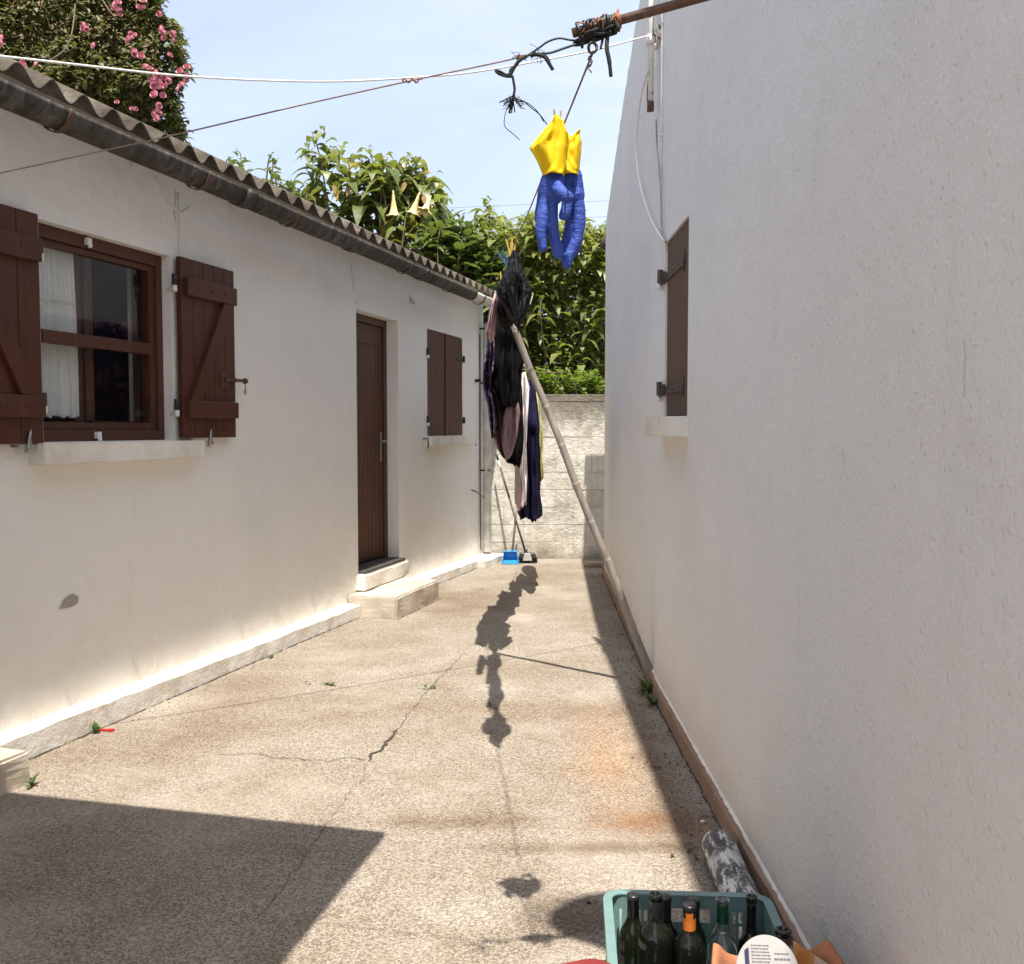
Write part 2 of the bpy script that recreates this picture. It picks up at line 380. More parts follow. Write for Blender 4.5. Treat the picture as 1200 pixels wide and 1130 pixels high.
# ------------------------------------------------------------------ generic wall with holes
def holed(mb, S0, S1, Z0, Z1, holes, o0, o1, P, step=None):
    """panel in (s,z) with rectangular holes (s0,s1,z0,z1); faces at o0 (back) and o1 (front)"""
    ss = sorted({S0, S1, *[h[0] for h in holes], *[h[1] for h in holes]}); zs = sorted({Z0, Z1, *[h[2] for h in holes], *[h[3] for h in holes]})
    def hole(a, b, c, d): return any(a >= h[0]-1e-6 and b <= h[1]+1e-6 and c >= h[2]-1e-6 and d <= h[3]+1e-6 for h in holes)
    idx = {}
    def vid(s, z, o):
        k = (round(s, 5), round(z, 5), round(o, 5))
        if k not in idx: idx[k] = len(mb.v); mb.v.append(P(s, o, z))
        return idx[k]
    solid = {}
    for i in range(len(ss)-1):
        for j in range(len(zs)-1): solid[i, j] = not hole(ss[i], ss[i+1], zs[j], zs[j+1])
    def q(*ids): mb.f.append(list(ids)); mb.sm.append(False)
    for (i, j), sol in solid.items():
        if not sol: continue
        a, b, c, d = ss[i], ss[i+1], zs[j], zs[j+1]
        q(vid(a,c,o1), vid(b,c,o1), vid(b,d,o1), vid(a,d,o1)); q(vid(a,d,o0), vid(b,d,o0), vid(b,c,o0), vid(a,c,o0))
        if not solid.get((i-1, j)): q(vid(a,c,o0), vid(a,c,o1), vid(a,d,o1), vid(a,d,o0))
        if not solid.get((i+1, j)): q(vid(b,c,o1), vid(b,c,o0), vid(b,d,o0), vid(b,d,o1))
        if not solid.get((i, j-1)): q(vid(a,c,o0), vid(b,c,o0), vid(b,c,o1), vid(a,c,o1))
        if not solid.get((i, j+1)): q(vid(a,d,o1), vid(b,d,o1), vid(b,d,o0), vid(a,d,o0))

# ================================================================== GROUND
g = MB()
xs = [-120, -30, -8, -4, -3, -2, -1, 0, 1, 2, 5, 30, 120]; ys = [-120, -30, -6, -2, 0, 2, 4, 6, 8, 10, 11.0, 13, 30, 120]
g.add([(x, y, gz(y)) for y in ys for x in xs], [(j*len(xs)+i, j*len(xs)+i+1, (j+1)*len(xs)+i+1, (j+1)*len(xs)+i) for j in range(len(ys)-1) for i in range(len(xs)-1)])
me_ground = g.build('ground', M_GROUND); tag(me_ground, kind='structure')
# keep object coords = world coords for the stains
_off = me_ground.location.copy()
for v in me_ground.data.vertices: v.co += _off
me_ground.location = (0, 0, 0)
s = MB(); s.add([(-40, 11.3, -0.02), (40, 11.3, -0.02), (40, 60, 0.3), (-40, 60, 0.3)], [(0, 1, 2, 3)])
tag(s.build('garden_soil', M_SOIL), kind='structure')

RX0 = lambda y: 0.775 + 0.010*y/5.15 if y <= 5.15 else 0.785 + (y-5.15)*0.0316
def ribbon(mb, pts, w0, w1, rr, lift=0.004, split=0.03, jit=0.010):
    out = []
    for a, b in zip(pts, pts[1:]):
        k = max(1, int((b-a).length/split))
        for i in range(k): out.append(a.lerp(b, i/k))
    out.append(pts[-1])
    vs = []
    for i, p in enumerate(out):
        d = (out[min(i+1, len(out)-1)]-out[max(0, i-1)]); d.z = 0; d.normalize(); n = Vector((-d.y, d.x, 0))
        p = p + n*rr.uniform(-jit, jit); w = rr.uniform(w0, w1)*(0.15 if i in (0, len(out)-1) else 1)
        z = gz(p.y)+lift
        vs += [Vector((p.x, p.y, z))-n*w/2, Vector((p.x, p.y, z))+n*w/2]
    mb.add(vs, [(2*i, 2*i+2, 2*i+3, 2*i+1) for i in range(len(out)-1)])
c = MB(); rr = random.Random(3)
ribbon(c, [gnd(*p) for p in ((545,765),(520,790),(503,806),(497,815),(480,836),(468,852),(462,862))], 0.001, 0.004, rr)
ribbon(c, [gnd(*p) for p in ((466,856),(455,868),(446,881),(436,884),(432,893))], 0.008, 0.022, rr)
ribbon(c, [gnd(*p) for p in ((430,894),(424,916),(411,926),(398,946),(376,975),(352,1010),(330,1045),(300,1080))], 0.0005, 0.003, rr)
ribbon(c, [gnd(*p) for p in ((432,891),(404,889),(384,893),(350,890),(320,889),(300,884),(250,885))], 0.002, 0.007, rr)
ribbon(c, [LP(sv, 0.091+(sv-3.4)*.0085, 0) for sv in (3.32,4,5,6,6.95)], 0.003, 0.012, rr, jit=.004)
ribbon(c, [LP(6.955,.13,0), LP(6.955,.43,0), LP(7.96,.432,0), LP(7.96,.15,0)], 0.003, 0.012, rr, jit=.004)
ribbon(c, [LP(8.0,.126,0), LP(9.0,.137,0), LP(9.9,.148,0)], 0.003, 0.010, rr, jit=.004)
ribbon(c, [Vector((RX0(yy)-.024, yy, 0)) for yy in (2.5,4,5.15,7,9,9.9)], 0.003, 0.010, rr, jit=.004)
tag(c.build('ground_crack', M_CRACK), kind='structure')
# loose grit and pebbles in the shaded strip, one sheet of stuff nobody could count
gm = MB(); rr = random.Random(11)
for _ in range(420):
    y = rr.uniform(2.7, 10); x = 0.765 + max(0, y-5)*0.028 - abs(rr.gauss(0, 0.10)) - 0.005
    r = rr.uniform(0.002, 0.006); gm.sphere((x, y, gz(y)+r*0.4), r, 5, 3, (1, 1.2, 0.6))
for _ in range(160):
    sx = rr.uniform(3.6, 10.4); o = 0.14 + abs(rr.gauss(0, 0.05)); p = LP(sx, o, 0); r = rr.uniform(0.002, 0.005)
    gm.sphere((p.x, p.y, gz(p.y)+r*0.4), r, 5, 3, (1, 1.2, 0.6))
tag(gm.build('grit', simple('dark_grit', (0.12, 0.085, 0.06), 0.9, 0.5, 200)), 'dark grit and crumbs of mortar along the foot of both walls', 'grit', kind='stuff')

# ================================================================== LEFT HOUSE
LH = thing('low_house', 'low white house on the left with brown door, brown shutters and a corrugated roof', 'house', LP(7, -1.5, 0), math.pi/2-TH)
def gl(s): return 0.129-(s-3.45)*0.0104           # top of the kerb
S_END = 10.6; wm = MB()
WIN = (3.76, 4.755, 1.39, 2.40); DOOR = (7.19, 8.06, 0.30, 2.395); W2 = (8.79, 9.85, 1.385, 2.40)
VENT = [(8.345+i*0.05, 8.375+i*0.05, 2.585, 2.655-i*0.02) for i in range(3)]
holed(wm, -2.5, S_END, -0.1, 2.985, [WIN, DOOR, W2] + VENT, -0.28, 0.0, LP)
# end walls and back wall under the single-pitch roof
for sa, sb in ((-2.5, -2.25), (S_END-0.25, S_END)):
    wm.hexa([LP(sa,-3.2,-0.1), LP(sb,-3.2,-0.1), LP(sb,-0.283,-0.1), LP(sa,-0.283,-0.1), LP(sa,-3.2,4.52), LP(sb,-3.2,4.52), LP(sb,-0.283,3.115), LP(sa,-0.283,3.115)])
wm.box((-2.5,-3.45,-0.1), (S_END,-3.203,4.52), LP)
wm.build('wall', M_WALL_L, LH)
# dark plugs painting the shade inside the vent slots
vb = MB()
for h in VENT: vb.box((h[0]+.0005, -0.25, h[2]+.0005), (h[1]-.0005, -0.004, h[3]-.0005), LP)
vb.build('vent_shade_plugs', M_DARK, LH)
# kerb at the foot of the wall
def kerb_piece(s0, s1, o0, o1, zt0, zt1, n=14, seed=1):
    r2 = random.Random(seed); m = MB(); rings = []
    for i in range(n+1):
        t = i/n; s_ = s0+(s1-s0)*t; o = o0+(o1-o0)*t + r2.uniform(-.004, .004); z = zt0+(zt1-zt0)*t + r2.uniform(-.004, .004)
        ch = 0.012+r2.uniform(-.004, .006)
        rings.append([LP(s_, -0.003, -0.1), LP(s_, o, -0.1), LP(s_, o+r2.uniform(-.003,.003), z-ch), LP(s_, o-ch, z-0.002), LP(s_, -0.003, z+0.004)])
    m.loft(rings, smooth=False); return m
kb = kerb_piece(3.0, 6.97, 0.086, 0.118, gl(3.0), gl(6.97), 34)
k2 = kerb_piece(8.12, 9.95, 0.12, 0.14, gl(8.12)+.01, gl(9.95), 16, 2)
kb.add(k2.v, k2.f)
k3 = kerb_piece(9.95, 10.62, 0.22, 0.24, gl(9.95)-.01, gl(10.6)-.005, 6, 3); kb.add(k3.v, k3.f)
kb.build('kerb', M_KERB, LH, fix=True)
# doorstep + threshold
def rough_block(pts, seed, amp=0.006, sub=5, bev=0.012):
    """subdivided box (8 corners) with slightly worn faces"""
    import bmesh
    bm = bmesh.new(); vs = [bm.verts.new(p) for p in pts]
    for f in [(3,2,1,0),(4,5,6,7),(0,1,5,4),(1,2,6,5),(2,3,7,6),(3,0,4,7)]: bm.faces.new([vs[i] for i in f])
    bmesh.ops.bevel(bm, geom=bm.edges[:], offset=bev, segments=2, affect='EDGES')
    bmesh.ops.subdivide_edges(bm, edges=[e for e in bm.edges if e.calc_length() > 0.05], cuts=sub, use_grid_fill=True)
    for v in bm.verts:
        d = Vector((noise.noise(v.co*7+Vector((seed,0,0))), noise.noise(v.co*7+Vector((0,seed,0))), noise.noise(v.co*7+Vector((0,0,seed)))))
        v.co += d*amp
    bm.verts.index_update(); m = MB(); m.add([v.co.copy() for v in bm.verts], [[v.index for v in f.verts] for f in bm.faces]); bm.free(); return m
def lbox(s0, s1, o0, o1, z0, z1): return [LP(s0,o0,z0), LP(s1,o0,z0), LP(s1,o1,z0), LP(s0,o1,z0), LP(s0,o0,z1), LP(s1,o0,z1), LP(s1,o1,z1), LP(s0,o1,z1)]
st = rough_block(lbox(6.975, 7.95, 0.0, 0.415, -0.1, 0.155), 4, 0.010)
stp = st.build('doorstep', M_STEP, LH); stp['label'] = 'worn concrete step below the brown door'
rough_block(lbox(7.14, 8.115, -0.2, 0.075, 0.156, 0.292), 9, 0.010).build('threshold', M_KERB, LH)
MB().box((7.195,-0.24,0.292), (8.055,0.062,0.318), LP).build('threshold_slab', M_SLATE, LH, 0.004)
# door
dm = MB(); dz0, dz1 = 0.335, 2.33; ds0, ds1 = 7.20, 7.985
dm.box((ds0,-0.165,dz0), (ds1,-0.132,dz1), LP)
dm2 = MB(); nb = 8; pw = (ds1-ds0-0.13)/nb
for i in range(nb):
    a = ds0+0.06+i*pw; dm2.box((a+.003,-0.134,dz0+.03), (a+pw-.003,-0.124,dz1-0.17), LP)
dm.v += dm2.v; 
for f in dm2.f: dm.f.append([i+8 for i in f]); dm.sm.append(False)
dm.box((ds0,-0.134,dz1-0.165), (ds1,-0.122,dz1), LP); dm.box((ds1-0.062,-0.134,dz0), (ds1,-0.122,dz1-.167), LP); dm.box((ds0,-0.134,dz0), (ds0+0.055,-0.122,dz1-.167), LP)
door = dm.build('door', M_BROWN3, LH, 0.002)
fm = MB()
fm.box((7.191,-0.20,2.335), (8.059,-0.105,2.394), LP); fm.box((7.99,-0.20,0.32), (8.059,-0.105,2.334), LP); fm.box((7.191,-0.20,0.32), (7.198,-0.105,2.334), LP)
fm.build('door_frame', M_BROWN2, LH, 0.003)
hm = MB(); hm.box((7.925,-0.121,1.17), (7.96,-0.116,1.42), LP)
hm.tube([LP(7.943,-0.118,1.345), LP(7.943,-0.07,1.345), LP(7.93,-0.066,1.345), LP(7.83,-0.066,1.34)], 0.009, 8)
hm.build('handle', M_STEEL, door)
# roof of corrugated sheets
def corr(sv): return 0.034*math.cos(2*math.pi*(sv-3.60)/0.2)
rm = MB(); NS = int((S_END+0.15+2.6)/0.0167); PIT = 0.479
os_ = [0.235, -0.4, -0.98, -1.0, -2.0, -2.02, -3.55]
for lay in (0,):
    vs = []
    for oi, o in enumerate(os_):
        for i in range(NS+1):
            sv = -2.6 + i*0.0167; z = 2.903 + (0.235-o)*PIT + corr(sv) + (0.008 if oi in (2, 4) else 0)
            z += 0.004*noise.noise(Vector((sv*2.2, o, 0)))
            vs.append(LP(sv, o + 0.008*noise.noise(Vector((math.floor(sv/0.9)*3.1, 5, 0))), z))
    fs = [(j*(NS+1)+i, j*(NS+1)+i+1, (j+1)*(NS+1)+i+1, (j+1)*(NS+1)+i) for j in range(len(os_)-1) for i in range(NS)]
    rm.add(vs, fs, True)
rf = rm.build('roof', M_ROOF, LH, solid=0.009); rf.data.materials.append(simple('dark_sheet_edge', (0.075, 0.062, 0.046), .95, .4, 20)); rf.modifiers['solid'].material_offset_rim = 1  # sheet rims get a darker brown than the faces
# gutter: half-round lengths with collars and straps
GO, GZ, GR = 0.268, 2.800, 0.072
def halfround(mb, s0, s1, r, o=GO, z=GZ, th=0.007, deep=1.12, lip=True, n=14, wob=0.0):
    segs = max(1, int((s1-s0)/0.25)); rings = []
    for i in range(segs+1):
        sv = s0+(s1-s0)*i/segs; dz = wob*noise.noise(Vector((sv*0.8, 0, 3)))
        pr = []
        for k in range(n+1):
            a = math.pi*k/n; pr.append(LP(sv, o-r*math.cos(a), z-r*deep*math.sin(a)+dz))
        for k in range(n, -1, -1):
            a = math.pi*k/n; pr.append(LP(sv, o-(r-th)*math.cos(a), z-(r-th)*deep*math.sin(a)+dz))
        rings.append(pr)
    mb.loft(rings, smooth=False)
    for f in range(len(mb.sm)-segs*(2*n+2)-2, len(mb.sm)-2): mb.sm[f] = True
gt = MB()
for a, b in ((-2.6, 2.6), (2.6, 5.05), (5.06, 6.52), (6.53, 7.9), (7.91, 9.32)): halfround(gt, a, b, GR, wob=0.006)
gut = gt.build('gutter', M_GUT, LH, fix=True)
cm = MB()
for a in (2.6, 5.03, 6.50, 7.88):
    cm = MB(); halfround(cm, a-0.03, a+0.075, GR+0.006, th=0.006); cm.build('gutter_collar', M_GUT, LH, fix=True)
ge = MB(); halfround(ge, 9.33, 10.62, GR-0.004, th=0.004); ge.box((10.62, GO-GR, GZ-GR), (10.624, GO+GR, GZ), LP)
ge.build('gutter_end', M_PVC, LH, fix=True)
for sv in (3.56, 4.60, 5.58, 7.50, 8.62, 9.55, 2.5):
    b = MB(); halfround(b, sv, sv+0.028, GR+0.010, th=0.004);
    b.build('gutter_strap', M_RUST, LH, fix=True)
# downpipe and clips
dp = MB(); dp.tube([LP(10.50,GO,2.722), LP(10.50,GO,2.70), LP(10.50,0.075,2.60), LP(10.50,0.075,0.075)], 0.048, 14)
dpo = dp.build('downpipe', M_DPIPE, LH)
for z in (2.55, 1.95, 0.98):
    MB().box((10.455,0.0,z), (10.46,0.13,z+0.02), LP).build('clip', M_RUST, dpo)
w = MB(); w.tube([LP(10.43,0.012,2.5), LP(10.43,0.012,1.4), LP(10.425,0.014,0.9), LP(10.43,0.02,0.1)], 0.006, 6); w.build('wall_cable', simple('dark_cable', (0.05,0.045,0.04), 0.6), LH)
w = MB(); w.tube([LP(4.83,0.006,2.76), LP(4.84,0.006,2.6), LP(4.835,0.006,2.42), LP(4.84,0.006,2.30)], 0.005, 6)
w.tube([LP(4.62,0.006,2.80), LP(4.70,0.006,2.72), LP(4.80,0.006,2.66), LP(4.84,0.007,2.645), LP(4.93,0.006,2.70)], 0.004, 6)
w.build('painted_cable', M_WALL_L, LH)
w = MB(); w.tube([LP(10.15,0.0,0.79), LP(10.15,0.05,0.775), LP(10.15,0.16,0.70)], [0.008,0.007,0.006], 6); w.build('wall_hook', M_RUST, LH)
w = MB(); w.tube([LP(10.30,0.0,1.98), LP(10.30,0.06,1.98)], 0.018, 8); w.build('wall_peg', M_IRON, LH)
# bare patch and hairline cracks in the plaster
def wall_patch(name, pts, mat, o=0.002):
    m = MB(); m.add([LP(a, o, b) for a, b in pts], [tuple(range(len(pts)))]); return m.build(name, mat, LH)
bp = lambda u, v: (lambda p: ((p-L0).dot(LD), p.z))(C0 + ray(u, v)*((L0-C0).dot(LN)/ray(u, v).dot(LN)))
wall_patch('bare_patch', [bp(*p) for p in ((69,714),(74,703),(80,698),(86,696),(92,700),(91,707),(84,711),(77,713))], simple('bare_cement', (0.36,0.33,0.29), 0.9, 0.15, 40, 0.5, 90))
M_CRK = simple('crack_brown', (0.22,0.19,0.16), 0.9); rr = random.Random(5)  # flat brown for the plaster crack lines
for path in (((411,307),(412,322),(413,330),(416,345)), ((205,222),(204,245),(206,262)), ((153,186),(154,198)), ((416,352),(418,358)), ((268,236),(270,252))):
    pts = [bp(*p) for p in path]; q = []
    for (a, b), (c2, d) in zip(pts, pts[1:]):
        for i in range(6): q.append((a+(c2-a)*i/6+rr.uniform(-.006,.006), b+(d-b)*i/6))
    vs = []
    for i, (a, b) in enumerate(q): ww = rr.uniform(.001,.004)*(0.2 if i in (0,len(q)-1) else 1); vs += [LP(a-ww,.0022,b), LP(a+ww,.0022,b)]
    ck = MB(); ck.add(vs, [(2*i,2*i+1,2*i+3,2*i+2) for i in range(len(q)-1)]); ck.build('plaster_crack', M_CRK, LH)
# ---- main window
a0, a1, z0, z1 = WIN
wf = MB(); O0, O1 = -0.125, -0.055
wf.box((a0+.001,O0,z1-0.062), (a1-.001,O1,z1-0.001), LP); wf.box((a0+.001,O0,z0+.001), (a1-.001,O1,z0+0.055), LP)
wf.box((a0+.001,O0,z0+0.056), (a0+0.05,O1,z1-0.063), LP); wf.box((a1-0.05,O0,z0+0.056), (a1-.001,O1,z1-0.063), LP)
win = wf.build('window', M_BROWN2, LH, 0.003)
sf = MB(); b0, b1, y0, y1 = a0+0.051, a1-0.051, z0+0.057, z1-0.064; Q0, Q1 = -0.112, -0.072
sf.box((b0,Q0,y1-0.03), (b1,Q1,y1), LP); sf.box((b0,Q0,y0), (b1,Q1,y0+0.035), LP); sf.box((b0,Q0,y0+.036), (b0+0.03,Q1,y1-.031), LP); sf.box((b1-0.045,Q0,y0+.036), (b1,Q1,y1-.031), LP)
sf.box((b0+.031,Q0,1.855), (b1-.046,Q1+.012,1.915), LP)
sf.build('sash', M_BROWN2, win, 0.002)
M_GLASS = NT('window_glass')
_t = M_GLASS; _tr = _t.n('ShaderNodeBsdfTransparent', {'Color': (0.94,0.95,0.94,1)}); _gl = _t.n('ShaderNodeBsdfGlossy', {'Roughness': 0.04, 'Color': (0.9,0.9,0.9,1)})
_fr = _t.n('ShaderNodeFresnel', {'IOR': 1.33}); _mx = _t.n('ShaderNodeMixShader'); _t.t.links.new(_t.math('MULTIPLY', _fr.outputs[0], 0.10), _mx.inputs[0]); _t.t.links.new(_tr.outputs[0], _mx.inputs[1]); _t.t.links.new(_gl.outputs[0], _mx.inputs[2])
_t.t.links.new(_mx.outputs[0], [n for n in _t.t.nodes if n.type == 'OUTPUT_MATERIAL'][0].inputs[0]); M_GLASS = _t.m
pm = MB()
pm.box((b0+.031,-0.094,1.916), (b1-.046,-0.090,y1-.031), LP); pm.build('pane', M_GLASS, win)
pm = MB(); pm.box((b0+.031,-0.094,y0+.036), (b1-.046,-0.090,1.854), LP); pm.build('pane', M_GLASS, win)
# inner casement behind the outer sash
ic = MB(); I0, I1 = -0.215, -0.175
ic.box((a0+.002,I0,z0+.03), (a1-.002,I1,z0+.10), LP); ic.box((a0+.002,I0,z1-.07), (a1-.002,I1,z1-.002), LP)
ic.box((4.18,I0,z0+.101), (4.25,I1,z1-.071), LP); ic.box((4.253,I0+.01,z0+.101), (4.315,I1+.015,z1-.071), LP); ic.box((a0+.002,I0,z0+.101), (a0+.06,I1,z1-.071), LP); ic.box((a1-.055,I0,z0+.101), (a1-.002,I1,z1-.071), LP)
ic.build('inner_casement', M_BROWN3, win, 0.003)
cu = MB(); n = 90; vs = []
for j in range(14):
    t = j/13; zz = z1-0.08-(z1-z0-0.2)*t
    for i in range(n+1):
        sx = 3.765+(4.165-3.765)*i/n; amp = 0.012+0.018*t
        vs.append(LP(sx, -0.152+amp*.55*math.sin(i*0.85+1.1*math.sin(i*0.21))+0.006*math.sin(i*2.3+t*3), zz + (0.006*math.sin(i*1.2) if j == 13 else 0)))
cu.add(vs, [(j*(n+1)+i, j*(n+1)+i+1, (j+1)*(n+1)+i+1, (j+1)*(n+1)+i) for j in range(13) for i in range(n)], True)
t_ = NT('lace_net'); co_ = t_.co()
bsd = t_.b; t_.set((0.86,0.85,0.83), 0.9)
tr_ = t_.n('ShaderNodeBsdfTransparent'); pat = t_.ramp(t_.vor(t_.co('Object', scale=(1,1,1)), 190, 'Distance'), [(0.2, 0.70), (0.5, 1.0)])
mx_ = t_.n('ShaderNodeMixShader', {0: pat}); t_.t.links.new(tr_.outputs[0], mx_.inputs[1]); t_.t.links.new(bsd.outputs[0], mx_.inputs[2])
t_.t.links.new(mx_.outputs[0], [q for q in t_.t.nodes if q.type == 'OUTPUT_MATERIAL'][0].inputs[0])
cur = cu.build('curtain', t_.m, win)
tm = MB()
for i in range(23):
    sx = 3.78+i*0.0165; tm.tube([LP(sx+0.006*math.cos(a), -0.133, 2.07+0.006*math.sin(a)) for a in [k*math.pi/3 for k in range(7)]], 0.002, 5, False)
tm.build('lace_trim', simple('white_lace', (0.8,0.79,0.76), 0.9), cur)
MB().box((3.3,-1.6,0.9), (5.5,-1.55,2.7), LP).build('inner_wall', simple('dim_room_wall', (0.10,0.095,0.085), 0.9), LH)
for sx, zz in ((4.13, 2.352), (4.17, 1.402)):
    m = MB(); m.box((sx,-0.054,zz), (sx+0.03,-0.03,zz+0.035), LP); m.tube([LP(sx+.015,-0.04,zz+.03), LP(sx+.015,-0.03,zz-.012)], 0.012, 8); m.build('latch', M_WPLAST, win, 0.003)
sl = rough_block(lbox(3.665, 4.935, -0.055, 0.085, 1.288, 1.387), 21, 0.004, 7, .004); sl.build('window_sill', M_KERB, LH)
# ---- shutters
def shutter(s0, s1, zb, zt, ob, boards, mat, battens=True, hinge='left', name='shutter', W=LP, par=None, oh=0.03, ext=1):
    par = par or LH; m = MB(); pw = (s1-s0)/boards
    for i in range(boards): m.box((s0+i*pw+(.002 if i else 0), ob, zb), (s0+(i+1)*pw-.002, ob+oh, zt), W)
    m.box((s0+.004, ob+.004, zb+.004), (s1-.004, ob+oh-.007, zt-.004), W)
    sh = m.build(name, mat, par, 0.0025)
    if battens:
        H = zt-zb; f = ob+oh+.0005
        for za, zc in ((zt-0.21*H, zt-0.108*H), (zb+0.115*H, zb+0.21*H)):
            bt = MB(); bt.box((s0+.025, f, za), (s1-.015, f+.03, zc), W)
            bt.build('batten', mat, sh, 0.004)
            for k in range(3): nl = MB(); nl.sphere(W(s0+.12+k*.14, f+.030, (za+zc)/2), 0.008, 8, 5); nl.build('nail', M_IRON, sh)
        bz0, bz1 = zb+0.21*H+.001, zt-0.21*H-.001
        if hinge == 'left': xa, xb = s0+.05, s1-.15
        else: xa, xb = s1-.15, s0+.05
        br = MB(); br.hexa([W(xa, f, bz0), W(xa+.10, f, bz0), W(xb+.10, f, bz1), W(xb, f, bz1), W(xa, f+.026, bz0), W(xa+.10, f+.026, bz0), W(xb+.10, f+.026, bz1), W(xb, f+.026, bz1)])
        br.build('brace', mat, sh, 0.003, fix=True)
    return sh
shR = shutter(4.775, 5.32, 1.40, 2.40, 0.02, 5, M_BROWN, True, 'left')
shL = shutter(3.17, 3.705, 1.385, 2.405, 0.02, 4, M_BROWN, True, 'right')
def pintle(sh, sx, z, par_s=1, W=LP, o=0.03):
    m = MB(); m.tube([W(sx, o, z), W(sx, o, z+0.06)], 0.013, 10); m.box((sx, o-.004, z+.018), (sx+0.05*par_s, o+.004, z+.048), W); hg = m.build('hinge', M_IRON, sh)
    m = MB(); m.tube([W(sx, o, z-0.035), W(sx, o, z-.001)], 0.014, 10); m.tube([W(sx, o, z-.02), W(sx, -0.01, z-.02)], 0.008, 6); m.build('hinge_sleeve', M_WPLAST, sh)
for z in (2.24, 1.555): pintle(shR, 4.745, z)
for z in (2.24, 1.555): pintle(shL, 3.735, z, -1)
b = MB(); b.tube([LP(5.18,0.062,1.745), LP(5.40,0.062,1.745)], 0.010, 8); b.tube([LP(5.40,0.062,1.745), LP(5.42,0.062,1.745)], 0.017, 10)
b.box((5.16,0.051,1.70), (5.24,0.055,1.79), LP); b.box((5.19,0.05,1.73), (5.21,0.075,1.76), LP); b.box((5.27,0.05,1.73), (5.29,0.075,1.76), LP)
b.tube([LP(5.405,0.065,1.735), LP(5.407,0.065,1.70), LP(5.405,0.065,1.69)], 0.003, 5); b.tube([LP(5.405+0.012*math.cos(k), 0.065, 1.677+0.014*math.sin(k)) for k in [i*math.pi/5 for i in range(11)]], 0.0028, 5)
b.build('bolt', M_RUST, shR)
def holdback(s, z):
    m = MB(); m.tube([LP(s-.04,0.005,z), LP(s-.04,0.05,z), LP(s+.035,0.055,z)], 0.006, 6)
    m.tube([LP(s,0.05,z-.03), LP(s+.008,0.056,z), LP(s+.004,0.06,z+.03), LP(s+.014,0.06,z+.075)], [.012,.014,.010,.004], 8); m.sphere(LP(s+.02,.058,z-.005), .014, 8, 6)
    m.build('shutter_catch', M_STEEL, LH)
holdback(3.60, 1.375); holdback(5.02, 1.375)
# small window, both leaves closed
mid = (W2[0]+W2[1])/2
sA = shutter(W2[0]+.006, mid-.012, 1.39, 2.394, -0.03, 5, M_BROWN4, False, name='shutter'); sB = shutter(mid-.006, W2[1]-.006, 1.39, 2.394, -0.03, 5, M_BROWN4, False, name='shutter')
cv = MB(); cv.box((mid-.03, 0.001, 1.39), (mid+.012, 0.012, 2.394), LP); cv.build('cover_strip', M_BROWN2, sA, 0.002)
for z in (2.17, 1.53):
    for sh, sx, dr in ((sA, W2[0]-.012, 1), (sB, W2[1]+.012, -1)):
        m = MB(); m.box((min(sx, sx+dr*.22), 0.001, z-.014), (max(sx, sx+dr*.22), 0.007, z+.014), LP); m.tube([LP(sx,0.012,z-.02), LP(sx,0.012,z+.045)], 0.014, 8); m.build('hinge', M_IRON, sh)
        if dr == 1:
            m = MB(); m.tube([LP(sx,0.012,z-.05), LP(sx,0.012,z-.021)], 0.015, 8); m.build('hinge_sleeve', M_WPLAST, sh)
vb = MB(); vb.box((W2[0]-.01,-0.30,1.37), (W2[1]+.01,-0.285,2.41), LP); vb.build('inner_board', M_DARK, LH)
rough_block(lbox(8.685, 10.10, -0.02, 0.078, 1.292, 1.378), 31, 0.004, 7, .004).build('window_sill', M_KERB, LH)
for sx in (8.665, 10.15):
    m = MB(); m.tube([LP(sx,0.0,1.36), LP(sx,0.05,1.36), LP(sx,0.055,1.30), LP(sx,0.05,1.27)], 0.006, 6); m.build('shutter_catch', M_IRON, LH)
# near step by another doorway
rough_block(lbox(2.2, 3.30, 0.125, 0.30, -0.1, 0.135), 41, 0.012, 6).build('side_step', M_STEP, LH)

# unseen flat slab over the viewer, added to throw the big corner shadow
pr = MB(); A = 0.042; B = 0.34; hz = 2.66
cA = gnd(452, 980) + Vector((A*hz, -B*hz, 0)); 
dA = (gnd(60, 938)-gnd(452, 980)); dB = (gnd(335, 1125)-gnd(452, 980)); dA.z = dB.z = 0
p1 = cA; p2 = cA + dA.normalized()*1.95; p4 = cA + dB.normalized()*3.6; p3 = p4 + dA.normalized()*2.2
pr.hexa([Vector((p.x,p.y,hz)) for p in (p1,p2,p3,p4)] + [Vector((p.x,p.y,hz+0.10)) for p in (p1,p2,p3,p4)])
pc = thing('added_shadow_slab', 'added unseen slab beside the low house casting the square corner shadow', 'porch', (p3.x+.2, p3.y+.2, 0))
pr.build('added_slab', M_KERB, pc, fix=True)
MB().box((p4.x-.12, p4.y+.05, -0.05), (p4.x, p4.y+.17, hz)).build('added_post', M_KERB, pc)

# ================================================================== RIGHT HOUSE
RH = thing('tall_house', 'tall white roughcast house wall filling the right side with one brown shutter', 'house', (2.5, 5, 0))
YC = 5.15
def RX(y): return 0.775 + 0.010*y/5.15 if y <= YC else 0.785 + (y-YC)*0.0316
def RP(y, o, z): return Vector((RX(y)-o, y, z))      # o = out of the wall, towards the lane
YE = 9.92
tops = [(-3.0, 4.95), (3.0, 4.62), (6.0, 4.33), (6.86, 4.19), (7.4, 4.09), (8.27, 3.90), (9.0, 3.72), (YE, 3.50)]
import bisect
def ztop(y):
    for (ya, za), (yb, zb) in zip(tops, tops[1:]):
        if y <= yb: return za+(zb-za)*(y-ya)/(yb-ya)
    return tops[-1][1]
RW = (4.40, 5.07, 1.51, 2.40)
wr = MB()
holed(wr, -3.0, YC, -0.1, 3.0, [RW], -0.25, 0.0, lambda y, o, z: RP(y, o, z))
